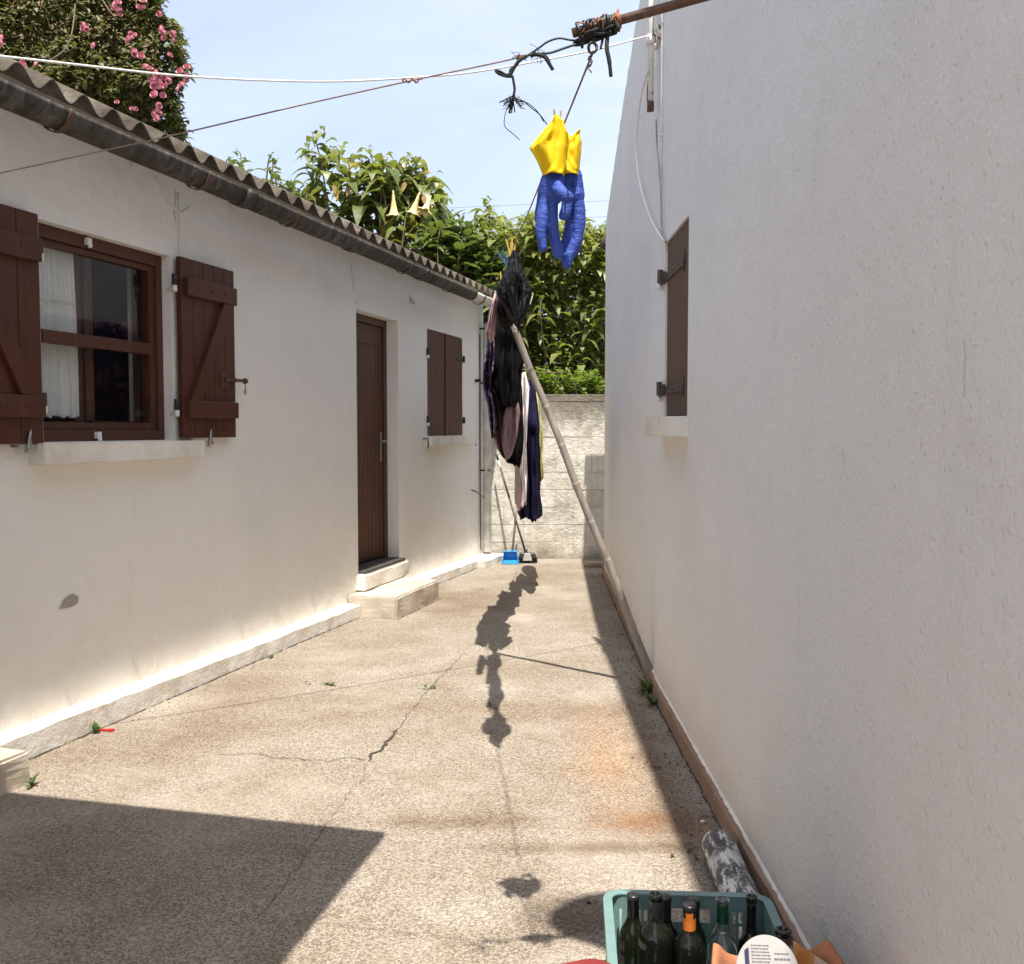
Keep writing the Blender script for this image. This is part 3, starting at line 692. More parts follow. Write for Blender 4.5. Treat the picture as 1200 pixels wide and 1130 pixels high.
def rwall_strip(y0, y1, zb, n):
    r2 = random.Random(2); rings = []
    for i in range(n+1):
        y = y0+(y1-y0)*i/n; zt = ztop(y)+r2.uniform(-.018, .018)
        rings.append([RP(y, -0.25, zb), RP(y, 0, zb), RP(y, 0, zt-.012), RP(y, -0.012, zt), RP(y, -0.25, zt)])
    wr.loft(rings, smooth=False)
rwall_strip(-3.0, YC, 3.0, 60)
rwall_strip(YC, YE, -0.1, 70)
wr.box((RX(YE)+.25, YE-.25, -0.1), (5.2, YE, 3.5))
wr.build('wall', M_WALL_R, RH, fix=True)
rr_ = MB(); vs = []
ry = [-3.0, 0, 3, 6, 7, 8, 9, YE, 10.3]
for y in ry:
    zt = ztop(min(y, YE)) - max(0, y-YE)*0.38
    for k, (xo, dz) in enumerate(((0.02, 0.0), (5.5, 0.0))): vs += [Vector((RX(min(y, YE))+xo, y, zt+0.03))] if k == 0 else [Vector((5.5, y, zt+0.03))]
rr_.add(vs, [(2*i, 2*i+1, 2*i+3, 2*i+2) for i in range(len(ry)-1)])
rr_.build('roof', M_TANWALL if False else simple('clay_roof', (0.40,0.24,0.15), 0.9, 0.25, 8, 0.4, 30), RH, solid=0.05)
ev = MB(); ev.tube([(RX(YE)-0.01, 10.33, 3.38), (5.4, 10.33, 3.38)], 0.06, 10); ev.build('eave_gutter', M_GUT, RH)
# skirting along the ground
sk = MB(); r2 = random.Random(8); rings = []
for i in range(61):
    y = -1.0 + (YE+1.0)*i/60; h = 0.088+r2.uniform(-.004,.004)+gz(y); th = 0.020+r2.uniform(-.003,.004)
    rings.append([RP(y,-0.005,-0.1), RP(y,th,-0.1), RP(y,th,h-.006), RP(y,th-.006,h), RP(y,-0.005,h+.004)])
sk.loft(rings, smooth=False)
def skirt_mat():
    t = NT('terracotta_skirting'); co = t.co()
    c = t.ramp(t.noise(co, 4, 5, 0.6), [(0.35, (0.24,0.145,0.095)), (0.65, (0.34,0.22,0.155))])
    ch = t.ramp(t.noise(co, 22, 6, 0.7), [(0.60, 0), (0.68, 1)])
    c = t.mix(ch, c, (0.55,0.46,0.38))
    return t.set(c, 0.8, t.bump(t.noise(co, 30, 5), 0.4, 0.006))
sk.build('skirting', skirt_mat(), RH, fix=True)
cp = MB(); rings = []
for i in range(301):
    y = 0.5 + (YE-0.7)*i/300; h = 0.093+gz(y); w_ = r2.uniform(.002,.012)
    rings.append([RP(y,-0.002,h-.004), RP(y,0.004+w_*.6,h-.002), RP(y,0.002+w_*.5,h+r2.uniform(.001,.005)), RP(y,-0.002,h+r2.uniform(.004,.012))])
cp.loft(rings, smooth=False); cp.build('mortar_fillet', M_KERB, RH, fix=True)
# shutter, hinges, sill
shr = shutter(RW[0]+.004, RW[1]-.004, RW[2]+.004, RW[3]-.004, -0.045, 6, M_BROWNW, False, W=RP, par=RH, oh=0.035)
for z in (2.225, 1.65):
    m = MB(); m.box((4.55,-0.0095,z-.02), (5.13,-0.002,z+.02), RP); m.tube([RP(4.56,-.006,z-.05), RP(4.54,-.006,z), RP(4.56,-.006,z+.05)], [.004,.012,.004], 6)
    m.box((5.06,-.002,z-.03), (5.11,0.03,z+.03), RP); m.tube([RP(5.115,0.02,z-.025), RP(5.115,0.02,z+.045)], 0.015, 8)
    for k in range(3): m.sphere(RP(4.65+k*.15,-.001,z), .006, 6, 4)
    m.build('hinge', simple('painted_strap', (0.075,0.055,0.042), 0.6, 0.25, 30), shr)
    m = MB(); m.tube([RP(5.115,0.02,z-.06), RP(5.115,0.02,z-.026)], 0.016, 8); m.build('hinge_sleeve', M_WPLAST, shr)
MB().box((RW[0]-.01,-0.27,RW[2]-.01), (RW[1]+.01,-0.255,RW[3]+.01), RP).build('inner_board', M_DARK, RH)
rough_block([RP(4.37,-.02,1.415), RP(5.10,-.02,1.415), RP(5.10,0.095,1.415), RP(4.37,0.095,1.415), RP(4.37,-.02,1.508), RP(5.10,-.02,1.508), RP(5.10,0.095,1.508), RP(4.37,0.095,1.508)], 51, 0.005, 5, .005).build('window_sill', M_KERB, RH, fix=True)
# old conduit with peeling paint, clip and the loop of cable below
def peel():
    t = NT('peeling_white_steel'); co = t.co()
    c = t.mix(t.ramp(t.noise(t.co('Object', scale=(1,1,.5)), 26, 5, .7), [(0.54, 0), (0.57, 1)]), (0.72,0.69,0.62), (0.13,0.07,0.04)); return t.set(c, 0.7)
M_PEEL = peel()
cd = MB(); cd.tube([RP(5.40,0.045,3.19), RP(5.40,0.045,4.15)], 0.016, 12); cdo = cd.build('conduit', M_PEEL, RH)
m = MB(); m.tube([RP(5.40,0.045,3.165), RP(5.40,0.045,3.215)], 0.019, 12); m.build('pipe_end', M_RUST, cdo)
m = MB(); m.box((5.24,0.0,3.515), (5.47,0.022,3.56), RP); m.tube([RP(5.40,0.045,3.51), RP(5.40,0.045,3.565)], 0.024, 12); m.sphere(RP(5.27,.026,3.54), .012, 8, 5); m.sphere(RP(5.455,.026,3.54), .016, 8, 5); m.build('pipe_clip', M_PEEL, cdo)
def smoothpath(pts, k=8):
    pts = [Vector(p) for p in pts]; out = []
    for i in range(len(pts)-1):
        p0, p1, p2, p3 = pts[max(i-1,0)], pts[i], pts[i+1], pts[min(i+2,len(pts)-1)]
        for j in range(k):
            t = j/k; out.append(0.5*((2*p1)+(p2-p0)*t+(2*p0-5*p1+4*p2-p3)*t*t+(3*p1-p0-3*p2+p3)*t**3))
    out.append(pts[-1]); return out
def rwp(u, v, o=0.02):
    r = ray(u, v); y = 5.0
    for _ in range(20): y = (RX(y)-o)*r.y/r.x
    return C0 + r*(y/r.y)
m = MB(); m.tube(smoothpath([rwp(768,52,.05), rwp(762,75,.04), rwp(752,110,.03), rwp(747,150,.03), rwp(746,185,.03), rwp(751,220,.03), rwp(762,255,.03), rwp(774,277,.02), rwp(779,283,.012)]), 0.006, 6); m.build('drop_cable', M_WPLAST, RH)
m = MB(); m.tube(smoothpath([rwp(769,140,.04), rwp(770,170,.02), rwp(773,205,.02), rwp(775,240,.015), rwp(776,268,.012), rwp(780,284,.008)]), 0.005, 6); m.build('drop_cable', simple('faded_mauve_cable', (0.42,0.36,0.35), 0.6), RH)
m = MB(); m.tube([RP(5.22,0.004,3.75), RP(5.22,0.004,2.46)], 0.005, 6)
for z in (3.55, 2.98, 2.5): m.box((5.205,0,z), (5.235,0.012,z+.012), RP)
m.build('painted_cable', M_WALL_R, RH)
m = MB(); m.tube([RP(5.95,0.004,3.52), RP(5.92,0.008,3.45), RP(5.95,0.004,3.33)], [.002,.006,.002], 5); m.build('old_nail', M_RUST, RH)
r2 = random.Random(77)
for path in (((1128,392),(1131,420),(1129,445),(1130,470)), ((935,690),(938,720),(934,760),(940,790)), ((905,150),(900,175),(903,200)), ((985,520),(990,545),(986,560))):
    q = [rwp(u, v, .0015) for u, v in path]; fine_ = []
    for a, b in zip(q, q[1:]):
        for i in range(8): fine_.append(a.lerp(b, i/8)+Vector((0, r2.uniform(-.002,.002), 0)))
    vs = []
    for i, a in enumerate(fine_): w_ = r2.uniform(.0002,.0011)*(.2 if i in (0, len(fine_)-1) else 1); vs += [a+Vector((0,-w_,0)), a+Vector((0,w_,0))]
    m = MB(); m.add(vs, [(2*i,2*i+1,2*i+3,2*i+2) for i in range(len(fine_)-1)]); m.build('plaster_crack', simple('hairline', (0.38,0.34,0.30), .9), RH)

# ================================================================== BLOCK WALL
BW = thing('block_wall', 'stained pale concrete block wall closing the far end of the lane', 'wall', (0.6, 11.25, -0.05))
bm_ = MB(); r2 = random.Random(12); zc = [-0.15]; YB = 11.15
core = MB(); core.box((-0.9, YB+.008, -0.15), (6, YB+.19, 1.83)); core.build('mortar', M_MORTAR, BW)
z = -0.04; course = 0
while z < 1.82:
    h = 0.2 if z < 1.70 else 0.085; x = -0.9 - (0.2 if course % 2 else 0)
    while x < 6:
        o = r2.uniform(-.004, .003)
        bm_.box((x+.0010, YB+o, z+.0020), (x+.3990, YB+.196, z+h-.0020)); x += 0.40
    z += h; course += 1
bm_.build('blocks', M_BLOCK, BW, 0.0035)
# loose board on the ground by the wall
bd = rough_block([Vector((x, y, z)) for z in (gz(10.5), gz(10.5)+.045) for x, y in ((0.80,10.42),(1.5,10.46),(1.5,10.62),(0.77,10.58))], 71, 0.003, 4)
tag(bd.build('wooden_board', simple('old_board', (0.34,0.27,0.19), 0.85, 0.25, 12, 0.3, 50)), 'flat wooden board lying on the ground before the block wall', 'board')

# ================================================================== BAR, ROPES AND LINES
bar_t = Vector(at(671, 39, 1.97)); bar_w = Vector((0.79, 1.95, 2.40))
ib = thing('iron_bar', 'rusty brown iron bar reaching out over the lane from the upper right', 'bar', (0.78, 1.95, 2.38))
m = MB(); m.tube([bar_t, bar_t.lerp(bar_w, .3), bar_t.lerp(bar_w, .7), bar_w], 0.0092, 12); m.build('rod', M_RUST, ib)
m = MB(); m.box((0.765, 1.90, 2.345), (0.776, 2.0, 2.455)); m.build('wall_plate', M_RUST, ib)
M_WIRE = simple('dark_green_wire', (0.018, 0.032, 0.028), 0.45, 0.4, 40)
M_COPPER = simple('rusty_binding_wire', (0.30, 0.11, 0.045), 0.7, 0.4, 60)
M_BLACKR = simple('frayed_black_rope', (0.012, 0.013, 0.014), 0.85, 0.4, 60)
M_LINE = simple('mauve_clothes_line', (0.20, 0.13, 0.14), 0.7, 0.15, 60)
M_PINKR = simple('faded_pink_rope', (0.27, 0.195, 0.175), 0.8, 0.2, 80, 0.4, 300)
bd_ = (bar_w-bar_t).normalized()
def onbar(t, r, a):                         # point around the bar
    s_ = bd_.cross(Vector((0,0,1))).normalized(); u_ = s_.cross(bd_)
    return bar_t + bd_*t + (s_*math.cos(a)+u_*math.sin(a))*r
r2 = random.Random(21)
tw = thing('wire_binding', 'tangled green and rusty wire bound round the tip of the iron bar', 'wire', tuple(bar_t + Vector((0.04,0,-.03))))
m = MB()
for k in range(4):
    t0 = 0.025+0.012*k; m.tube([onbar(t0+0.006*i/8+r2.uniform(-.002,.002), 0.013+r2.uniform(0,.005), 2*math.pi*i/8+k) for i in range(16)], 0.0026, 6)
m.tube(smoothpath([onbar(.012,.012,0), onbar(.012,.016,1.5), onbar(.014,.013,3), onbar(.012,.03,4.6), onbar(.013,.018,6.2)]), 0.0032, 6)
m.tube([onbar(.072+.0035*i/6, .0125, 2*math.pi*i/8) for i in range(22)], 0.0030, 6)
m.build('green_wire', M_WIRE, tw)
m = MB()
for k in range(9):
    t0 = r2.uniform(.02,.085); m.tube(smoothpath([onbar(t0+r2.uniform(-.012,.012), r2.uniform(.011,.020), r2.uniform(0,6.28)) for i in range(6)], 5), 0.0018, 5)
m.tube([onbar(.088+.002*i/6, .0145, 2*math.pi*i/8) for i in range(20)], 0.0028, 6)
m.build('rusty_wire', M_COPPER, tw)
m = MB()
for k in range(5):
    m.tube(smoothpath([onbar(r2.uniform(.0,.09), r2.uniform(.014,.026), r2.uniform(3.6,5.8)) for i in range(5)], 5), 0.0034, 6)
m.tube(smoothpath([onbar(.068,.015,4.7), at(711,55,1.955), at(714,72,1.95), at(716,90,1.95)]), [.0042]*18+[.0036]*6+[.003], 6)
m.tube(smoothpath([onbar(.06,.015,4.7), at(705,52,1.96), at(704,57,1.955)]), .0026, 6)
m.tube(smoothpath([onbar(.085,.012,4.7), at(722,36,1.95), at(725,33,1.94), at(722,26,1.95)]), .0034, 6)
m.build('black_wire', M_BLACKR, tw)
eye = at(694.5, 56, 1.955)
m = MB(); m.tube([eye+Vector((0.008*math.cos(a), 0.002*math.sin(2*a), 0.010*math.sin(a))) for a in [i*math.pi/8 for i in range(17)]], .003, 6); m.tube([eye+Vector((0,0,.009)), onbar(.045,.012,4.7)], .003, 6)
m.build('eye_ring', M_IRON, tw)
kn = at(617, 66, 1.97)
m = MB()
m.tube(smoothpath([onbar(.014,.02,4.6), at(668,47,1.97), at(655,45,1.97), at(642,49,1.97), at(632,56,1.97), kn]), .0021, 6)
m.tube(smoothpath([onbar(.02,.022,4.7), at(672,53,1.965), at(660,57,1.965), at(645,62,1.965), at(632,63,1.965), kn+Vector((.004,0,.002))]), .0024, 6)
tag(m.build('wire_loop', M_WIRE), 'long double loop of dark wire between the bar tip and the pink rope', 'wire')
# pink rope running left from the loop
pts = [kn, at(606,68,1.97), at(575,75,1.98), at(480,95,2.02), at(350,124,2.08), at(210,157,2.15), at(120,177,2.20), at(0,203,2.28), at(-140,232,2.36), at(-420,290,2.5)]
m = MB(); m.tube(smoothpath(pts, 6), 0.0016, 6)
pr_ = m.build('pink_rope', M_PINKR); tag(pr_, 'thin faded pink rope running left past the gutter from the wire loop', 'rope')
m = MB()
for k in range(3):
    c_ = at(612-k*2, 67+k*.5, 1.968); m.tube([c_+Vector((.004*math.sin(i*.9+k), .005*math.cos(i*.9), .005*math.sin(i*.9+1+k))) for i in range(14)], .0016, 5)
m.build('knot', M_COPPER, pr_); m = MB()
k3 = at(483, 94.5, 2.02); m.tube([k3+Vector((-.02+.003*i, .004*math.cos(i*1.2), .0045*math.sin(i*1.2))) for i in range(14)], .0018, 5)
m.build('knot', M_COPPER, pr_)
# frayed black rope hanging from the loop
fr = MB()
def strand(pts, r, k=6): fr.tube(smoothpath(pts, k), r, 6)
D_ = 1.96
strand([kn+Vector((.01,0,0)), at(628,64,D_), at(638,67,D_), at(643,74,D_), at(648,82,D_)], .0034)
strand([at(625,62,D_), at(640,66,D_), at(646,78,D_)], .002)
strand([kn, at(610,70,D_), at(604,77,D_), at(600,84,D_), at(597,90,D_)], .0036)
strand([at(600,84,D_), at(594,88,D_), at(586,84,D_), at(581,83,D_), at(585,87,D_), at(595,90,D_), at(600,89,D_), at(602,97,D_), at(603,106,D_), at(601,114,D_)], .0026)
strand([at(604,77,D_), at(598,83,D_), at(599,91,D_)], .0028)
for i in range(34):
    a = r2.uniform(0, 6.28); L = r2.uniform(6, 17); b_ = at(601+r2.uniform(-2,3), 115+r2.uniform(-4,4), D_)
    e_ = at(601+L*math.cos(a), 117+L*math.sin(a)*0.8+5, D_+r2.uniform(-.02,.02)); strand([b_, b_.lerp(e_, .5)+Vector((0,0,r2.uniform(-.004,.004))), e_], r2.choice([.0005,.0007,.0012]), 3)
strand([at(601,118,D_), at(594,128,D_), at(591,140,D_), at(592,149,D_), at(600,156,D_), at(609,164,D_)], .0008)
strand([at(603,116,D_), at(612,118,D_), at(622,126,D_), at(632,134,D_), at(641,146,D_)], .0011)
strand([at(608,117,D_), at(620,122,D_), at(630,131,D_), at(637,143,D_)], .0008)
strand([at(601,118,D_), at(598,127,D_), at(597,133,D_)], .0022)
for i in range(12):
    b_ = at(614+r2.uniform(-14,24), 66+r2.uniform(-5,5), D_); strand([b_, b_+Vector((r2.uniform(-.01,.01), 0, r2.uniform(-.014,.012))), b_+Vector((r2.uniform(-.02,.02), 0, r2.uniform(-.02,.016)))], .0005, 3)
tag(fr.build('frayed_rope', M_BLACKR), 'frayed black rope end dangling in the sky above the yellow gloves', 'rope')
# the clothes line itself
CLP = [eye+Vector((0,.002,-.010)), (eye+Vector((0,.002,-.010))).lerp(Vector((0,3.985,2.155)), .33), (eye+Vector((0,.002,-.010))).lerp(Vector((0,3.985,2.155)), .67), Vector((0,3.985,2.155)), Vector((-.07,5.6,2.11)), Vector((-.01,7.2,2.07)), Vector((.15,9.6,2.0)), Vector((.22,11.17,1.86))]
m = MB(); m.tube(smoothpath(CLP, 8), 0.0021, 6)
for i in range(2): 
    m.tube([at(692-i,62+i*6,1.965)+Vector((.0035*math.cos(k*.8+i*2), 0.0035*math.sin(k*.8+i*2), -.0022*k)) for k in range(14)], .0014, 5)
cl = m.build('clothes_line', M_LINE); tag(cl, 'thin mauve clothes line running from the bar tip to the block wall', 'clothes line')
def linept(y):
    q = smoothpath(CLP, 8)
    for a, b in zip(q, q[1:]):
        if a.y <= y <= b.y: return a.lerp(b, (y-a.y)/max(1e-6, b.y-a.y))
    return q[-1]
# white cable across the lane
def dcab(u): return 1/(0.2667-0.0001063*u)
pts = [at(u, v, dcab(u)) for u, v in ((-260,46),(-120,55),(0,66),(100,77),(200,88),(300,94),(400,95.5),(500,90),(560,84),(640,70),(700,58),(745,46),(758,43),(766,44))]
m = MB(); m.tube(smoothpath(pts, 5), 0.0046, 8)
tag(m.build('white_cable', M_WPLAST), 'thick white cable spanning the lane from the tall wall to the low roof', 'cable')
# service lines far off in the sky
for nm, ps, lb in ((0, ((300,258),(512,244.5),(600,240.5),(683,236.5),(760,233.5)), 'upper of the two thin grey wires in the sky behind the trees'), (1, ((300,268),(539,261),(620,258),(697,254.5),(760,252)), 'lower of the two thin grey wires in the sky behind the trees')):
    m = MB(); m.tube(smoothpath([at(u, v, 30) for u, v in ps], 4), 0.008, 5); tag(m.build('overhead_wire', simple('grey_wire', (0.30,0.31,0.33), 0.7) if nm == 0 else bpy.data.materials['grey_wire']), lb, 'wire', 'overhead wires')
# unseen sheet added overhead, cut to throw the blob shadow by the crate
HB = 3.5; shp = [gnd(u, v) for u, v in ((722,1044),(690,1049),(662,1056),(645,1069),(643,1084),(660,1096),(690,1106),(718,1119))] + [Vector(q) for q in ((.36,2.52,0),(.50,2.30,0),(.66,2.10,0),(.66,3.0,0))]
sc_ = MB(); shp = [Vector((q.x+A*HB, q.y-B*HB, 0)) for q in shp]; nS = len(shp)
sc_.add([Vector((q.x, q.y, HB+.02*math.sin(i*2.1))) for i, q in enumerate(shp)] + [Vector((q.x, q.y, HB-.006+.02*math.sin(i*2.1))) for i, q in enumerate(shp)], [tuple(range(nS)), tuple(range(2*nS-1, nS-1, -1))] + [(i, (i+1)%nS, nS+(i+1)%nS, nS+i) for i in range(nS)])
tag(sc_.build('added_shade_sheet', simple('added_sheet_grey', (0.25,0.24,0.22), .9)), 'small grey sheet added out of view to shade the floor by the crate', 'light blocker')

# ================================================================== RUBBER GLOVES
M_YEL = NT('yellow_cuff_rubber'); _c = M_YEL.ramp(M_YEL.noise(M_YEL.co(), 9, 3), [(0.3,(0.78,0.50,0.0)),(0.7,(0.88,0.62,0.01))]); M_YEL = M_YEL.set(_c, 0.6, M_YEL.bump(M_YEL.noise(M_YEL.co('Object', scale=(1,1,.35)), 45, 4, .6, .6), .3, .008), Specular_IOR_Level=0.25)
M_BLUE = NT('blue_glove_rubber'); _c = M_BLUE.ramp(M_BLUE.noise(M_BLUE.co(), 12, 4), [(0.3,(0.030,0.065,0.32)),(0.7,(0.055,0.105,0.45))]); M_BLUE = M_BLUE.set(_c, 0.58, M_BLUE.bump(M_BLUE.noise(M_BLUE.co('Object', scale=(1,1,1.8)), 42, 4, .6, .8), .6, .012), Specular_IOR_Level=0.3)
def capsule(mb, pts, rs, n=12, flat=1.0):
    pts = smoothpath(pts, 4); k = len(pts); R_ = []
    for i in range(k):
        t = i/(k-1)*(len(rs)-1); j = min(int(t), len(rs)-2); R_.append(rs[j]+(rs[j+1]-rs[j])*(t-j))
    d0 = (pts[0]-pts[1]).normalized(); d1 = (pts[-1]-pts[-2]).normalized()
    P_ = [pts[0]+d0*R_[0]*.9, pts[0]+d0*R_[0]*.6] + pts + [pts[-1]+d1*R_[-1]*.6, pts[-1]+d1*R_[-1]*.92]
    RR = [R_[0]*.3, R_[0]*.8] + R_ + [R_[-1]*.8, R_[-1]*.3]
    mb.tube(P_, RR, n)
def glove(label, fingers, palm, cuff, y, mat_h=M_BLUE):
    """fingers: pixel polylines with radii (m); palm: list of (u,v,rx); cuff rows: (v, ul, ur)"""
    t = thing('rubber_glove', label, 'glove', tuple(at((cuff[0][1]+cuff[0][2])/2, palm[-1][1], y)), 0, 'rubber gloves pegged together')
    h = MB()
    for pl, rs in fingers: capsule(h, [at(u, v, y+dy*1.2) for u, v, dy in pl], [q*1.2 for q in rs])
    for dx in (-.008, .008): capsule(h, [at(u, v, y)+Vector((dx,0,0)) for u, v, r in palm], [r for u, v, r in palm], 16)
    ho = h.build('hand', mat_h, t)
    rm_ = ho.modifiers.new('remesh', 'REMESH'); rm_.mode = 'VOXEL'; rm_.voxel_size = 0.0022; rm_.use_smooth_shade = True
    sm = ho.modifiers.new('smooth', 'SMOOTH'); sm.iterations = 8; sm.factor = 0.5
    bake(ho)
    for v in ho.data.vertices:
        n_ = noise.noise(v.co*26)*0.004 + noise.noise(Vector((v.co.x*70,v.co.y*70,v.co.z*25)))*0.0022; v.co += v.normal*n_
    for p in ho.data.polygons: p.use_smooth = True
    cu_ = MB(); rings = []; n = 44; rr3 = random.Random(len(label))
    ph = rr3.uniform(0, 6)
    cuff = [tuple(a+(b-a)*k/4 for a, b in zip(r0, r1)) for r0, r1 in zip(cuff, cuff[1:]) for k in range(4)] + [cuff[-1]]
    for i, (v, ul, ur) in enumerate(cuff):
        c_ = at((ul+ur)/2, v, y); hw = (ur-ul)/2/FPX*y; f = 1-i/(len(cuff)-1)
        ring = []
        for k in range(n):
            a = 2*math.pi*k/n; rip = 1 + (0.22*math.sin(3*a+ph+f*1.5)+0.16*math.sin(5*a-ph*2+f*2.5))*(.25+.75*f) + 0.10*noise.noise(Vector((math.cos(a)*2+ph, math.sin(a)*2, f*5)))
            tri = math.asin(math.sin(4*a+ph*1.3+f*1.2))/1.57; dp_ = (0.020+0.012*(1-f))*math.sin(a)*rip*1.3 + .009*tri*(.3+f) - .012*abs(noise.noise(Vector((hw*math.cos(a)*45, f*3.2+ph, math.sin(a)))))
            ring.append(c_ + Vector((hw*math.cos(a)*(1+.25*(rip-1)), dp_, 0.012*f*math.sin(2*a+ph))))
        rings.append(ring)
    cu_.loft(rings, True, False)
    cu_.build('cuff', M_YEL, t, solid=0.0016)
    return t
Yg = 2.345
glove('left rubber glove, blue hand with wide yellow cuff spread to the left',
      [([(640,226,0),(636,250,-.004),(634,272,-.006),(636,289,-.004)], [.0125,.0120,.0110,.0100]),
       ([(646,228,.006),(647,256,.004),(650,280,.004),(655,299,.004)], [.0125,.0125,.0120,.0105]),
       ([(642,222,.026),(641,244,.034),(642,262,.04),(645,276,.045)], [.0115,.0110,.0105,.0095]),
       ([(650,214,-.012),(655,222,-.03),(660,228,-.036),(667,232,-.036)], [.0130,.0130,.0120,.0105]),
       ([(637,222,.018),(633,244,.024),(633,262,.03),(635,272,.03)], [.010,.0098,.0092,.0085])],
      [(649,207,.020),(647,217,.0225),(645,229,.0215)],
      [(144,645,655),(149,640,662),(160,631,667),(171,622.5,665),(180,627,664),(192,632,663),(202,636,662),(208,637,660)], Yg)
glove('right rubber glove, blue hand with yellow cuff folded to a point at right',
      [([(676,232,0),(679,256,0),(676,280,-.002),(668,298,-.006),(664,310,-.008)], [.0125,.0125,.0120,.0110,.0100]),
       ([(670,232,.010),(669,258,.012),(664,284,.01),(660,300,.01)], [.0120,.0120,.0115,.0100]),
       ([(674,232,.024),(677,256,.03),(677,276,.034),(674,292,.036)], [.0115,.0115,.0105,.0095]),
       ([(664,226,-.01),(664,238,-.022),(663,246,-.026),(661,252,-.026)], [.0120,.0120,.0115,.0105]),
       ([(678,230,.016),(681,248,.02),(681,262,.022),(679,272,.022)], [.0098,.0095,.009,.0085])],
      [(669,206,.019),(670,217,.021),(671,230,.0205)],
      [(156,661,680),(162,660,679),(170,659,681),(180,658,680.5),(192,659,679),(202,660,678),(208,660,677)], Yg+.03)

# ------------------------------------------------------------------ clothes pegs
def peg(label, pos, mat, rz=0, tilt=0, group='clothes pegs on the line', sc=1.0):
    t = thing('clothes_peg', label, 'peg', tuple(pos), 0, group)
    q = Matrix.Rotation(rz, 3, 'Z') @ Matrix.Rotation(tilt, 3, 'Y')
    f = lambda x, y, z: Vector(pos) + q @ (Vector((x, y, z))*sc)
    for s_ in (-1, 1):
        m = MB(); m.hexa([f(s_*.001,-.005,-.022), f(s_*.006,-.005,-.022), f(s_*.006,.005,-.022), f(s_*.001,.005,-.022), f(s_*.010,-.004,.05), f(s_*.0145,-.004,.05), f(s_*.0145,.004,.05), f(s_*.010,.004,.05)])
        m.build('jaw', mat, t, 0.001, fix=True)
    m = MB(); m.tube([f(.007*math.cos(a), .006*math.sin(2*a)*.6, .006+.006*math.sin(a)) for a in [k*math.pi/6 for k in range(13)]], .0011*sc, 5); m.build('spring', M_STEEL, t)
    return t
M_PY = simple('yellow_peg', (0.72,0.50,0.10), 0.45, 0.06); M_PB = simple('blue_peg', (0.03,0.12,0.42), 0.45, 0.06); M_PG = simple('green_peg', (0.10,0.38,0.25), 0.45, 0.06)
M_PW = simple('wooden_peg', (0.50,0.33,0.18), 0.7, 0.15, 30); M_PR = simple('red_peg', (0.55,0.025,0.02), 0.4, 0.06)
peg('wooden peg sticking up above the yellow glove cuffs', at(653.5, 147, Yg), M_PW, .3, 0, sc=.72)
peg('yellow peg pinned on the black lace camisole', linept(3.97)+Vector((-.006,0,.004)), M_PY, .2, -.15)
peg('second yellow peg, behind the one on the black lace camisole', linept(4.03)+Vector((.003,0,.0)), M_PY, .9, .1)
peg('blue peg left of the black lace camisole', linept(4.12)+Vector((-.016,0,-.01)), M_PB, .1, -.5)
peg('green peg hidden low behind the lace, beside the roof corner', linept(5.15)+Vector((.004,0,.0)), M_PG, .2, -.4)
peg('pale yellow peg just left of the lace camisole', linept(4.72)+Vector((-.005,0,.012)), M_PY, .4, .05)
peg('pale green peg left of the mauve shirt', linept(5.35)+Vector((-.01,0,-.01)), M_PG, .1, -.45)
peg('cream peg on the mauve shirt', linept(5.45)+Vector((.01,0,.0)), M_PW, .3, .12)
for k, yy in enumerate((6.6, 8.0, 8.9, 9.3)):
    peg(['wooden peg holding the black trousers', 'wooden peg on the pale pink lace garment', 'wooden peg holding the navy trousers', 'wooden peg on the yellow patterned garment'][k], linept(yy)+Vector((0,0,.005)), M_PW, k*.7, 0)
t = thing('clothes_peg', 'red peg lying on the ground by the left kerb', 'peg', tuple(gnd(124,857)), 0, None)
p_ = gnd(124, 857)
for s_ in (-1, 1):
    m = MB(); m.bar(p_+Vector((-.034,-.004*s_,.006)), p_+Vector((.040,.010*s_-.004,.006)), .006, .010); m.build('jaw', M_PR, t, .001)

# ================================================================== LAUNDRY
def cloth_mat(name, col, rough=0.9, pat=None):
    t = NT(name); co = t.co()
    c = t.ramp(t.noise(co, 14, 4), [(0.3, tuple(x*0.75 for x in col)), (0.7, tuple(min(1, x*1.25) for x in col))])
    if pat == 'lace':
        c = t.mix(t.ramp(t.noise(co, 55, 4, .7), [(0.48,0),(0.56,1)]), c, (0.035,0.035,0.038))
    elif pat == 'print':
        v = t.n('ShaderNodeTexVoronoi'); t.t.links.new(co, v.inputs['Vector']); v.inputs['Scale'].default_value = 32
        c = t.mix(t.ramp(t.noise(co, 22, 4, .7), [(0.56,0),(0.61,1)]), c, (0.40,0.24,0.24)); c = t.mix(t.ramp(t.noise(t.co('Object', loc=(3,1,2)), 26, 4, .7), [(0.63,0),(0.67,1)]), c, (0.45,0.43,0.42))
    elif pat == 'yellow':
        c = t.mix(t.ramp(t.noise(co, 26, 4, .7), [(0.46,0),(0.52,1)]), c, (0.62,0.56,0.12)); c = t.mix(t.ramp(t.noise(t.co('Object', loc=(3,1,2)), 30, 4, .7), [(0.58,0),(0.62,1)]), c, (0.06,0.05,0.04))
    elif pat == 'pinklace':
        c = t.mix(t.ramp(t.noise(co, 30, 4, .7), [(0.45,0),(0.6,1)]), c, (0.42,0.36,0.36))
    nb = t.bump(t.noise(co, 18, 4), 0.4, 0.01); nb = t.bump(t.noise(co, 300, 2), 0.25, 0.001, nb)
    t.set(c, rough, nb, Specular_IOR_Level=0.08); return t.m
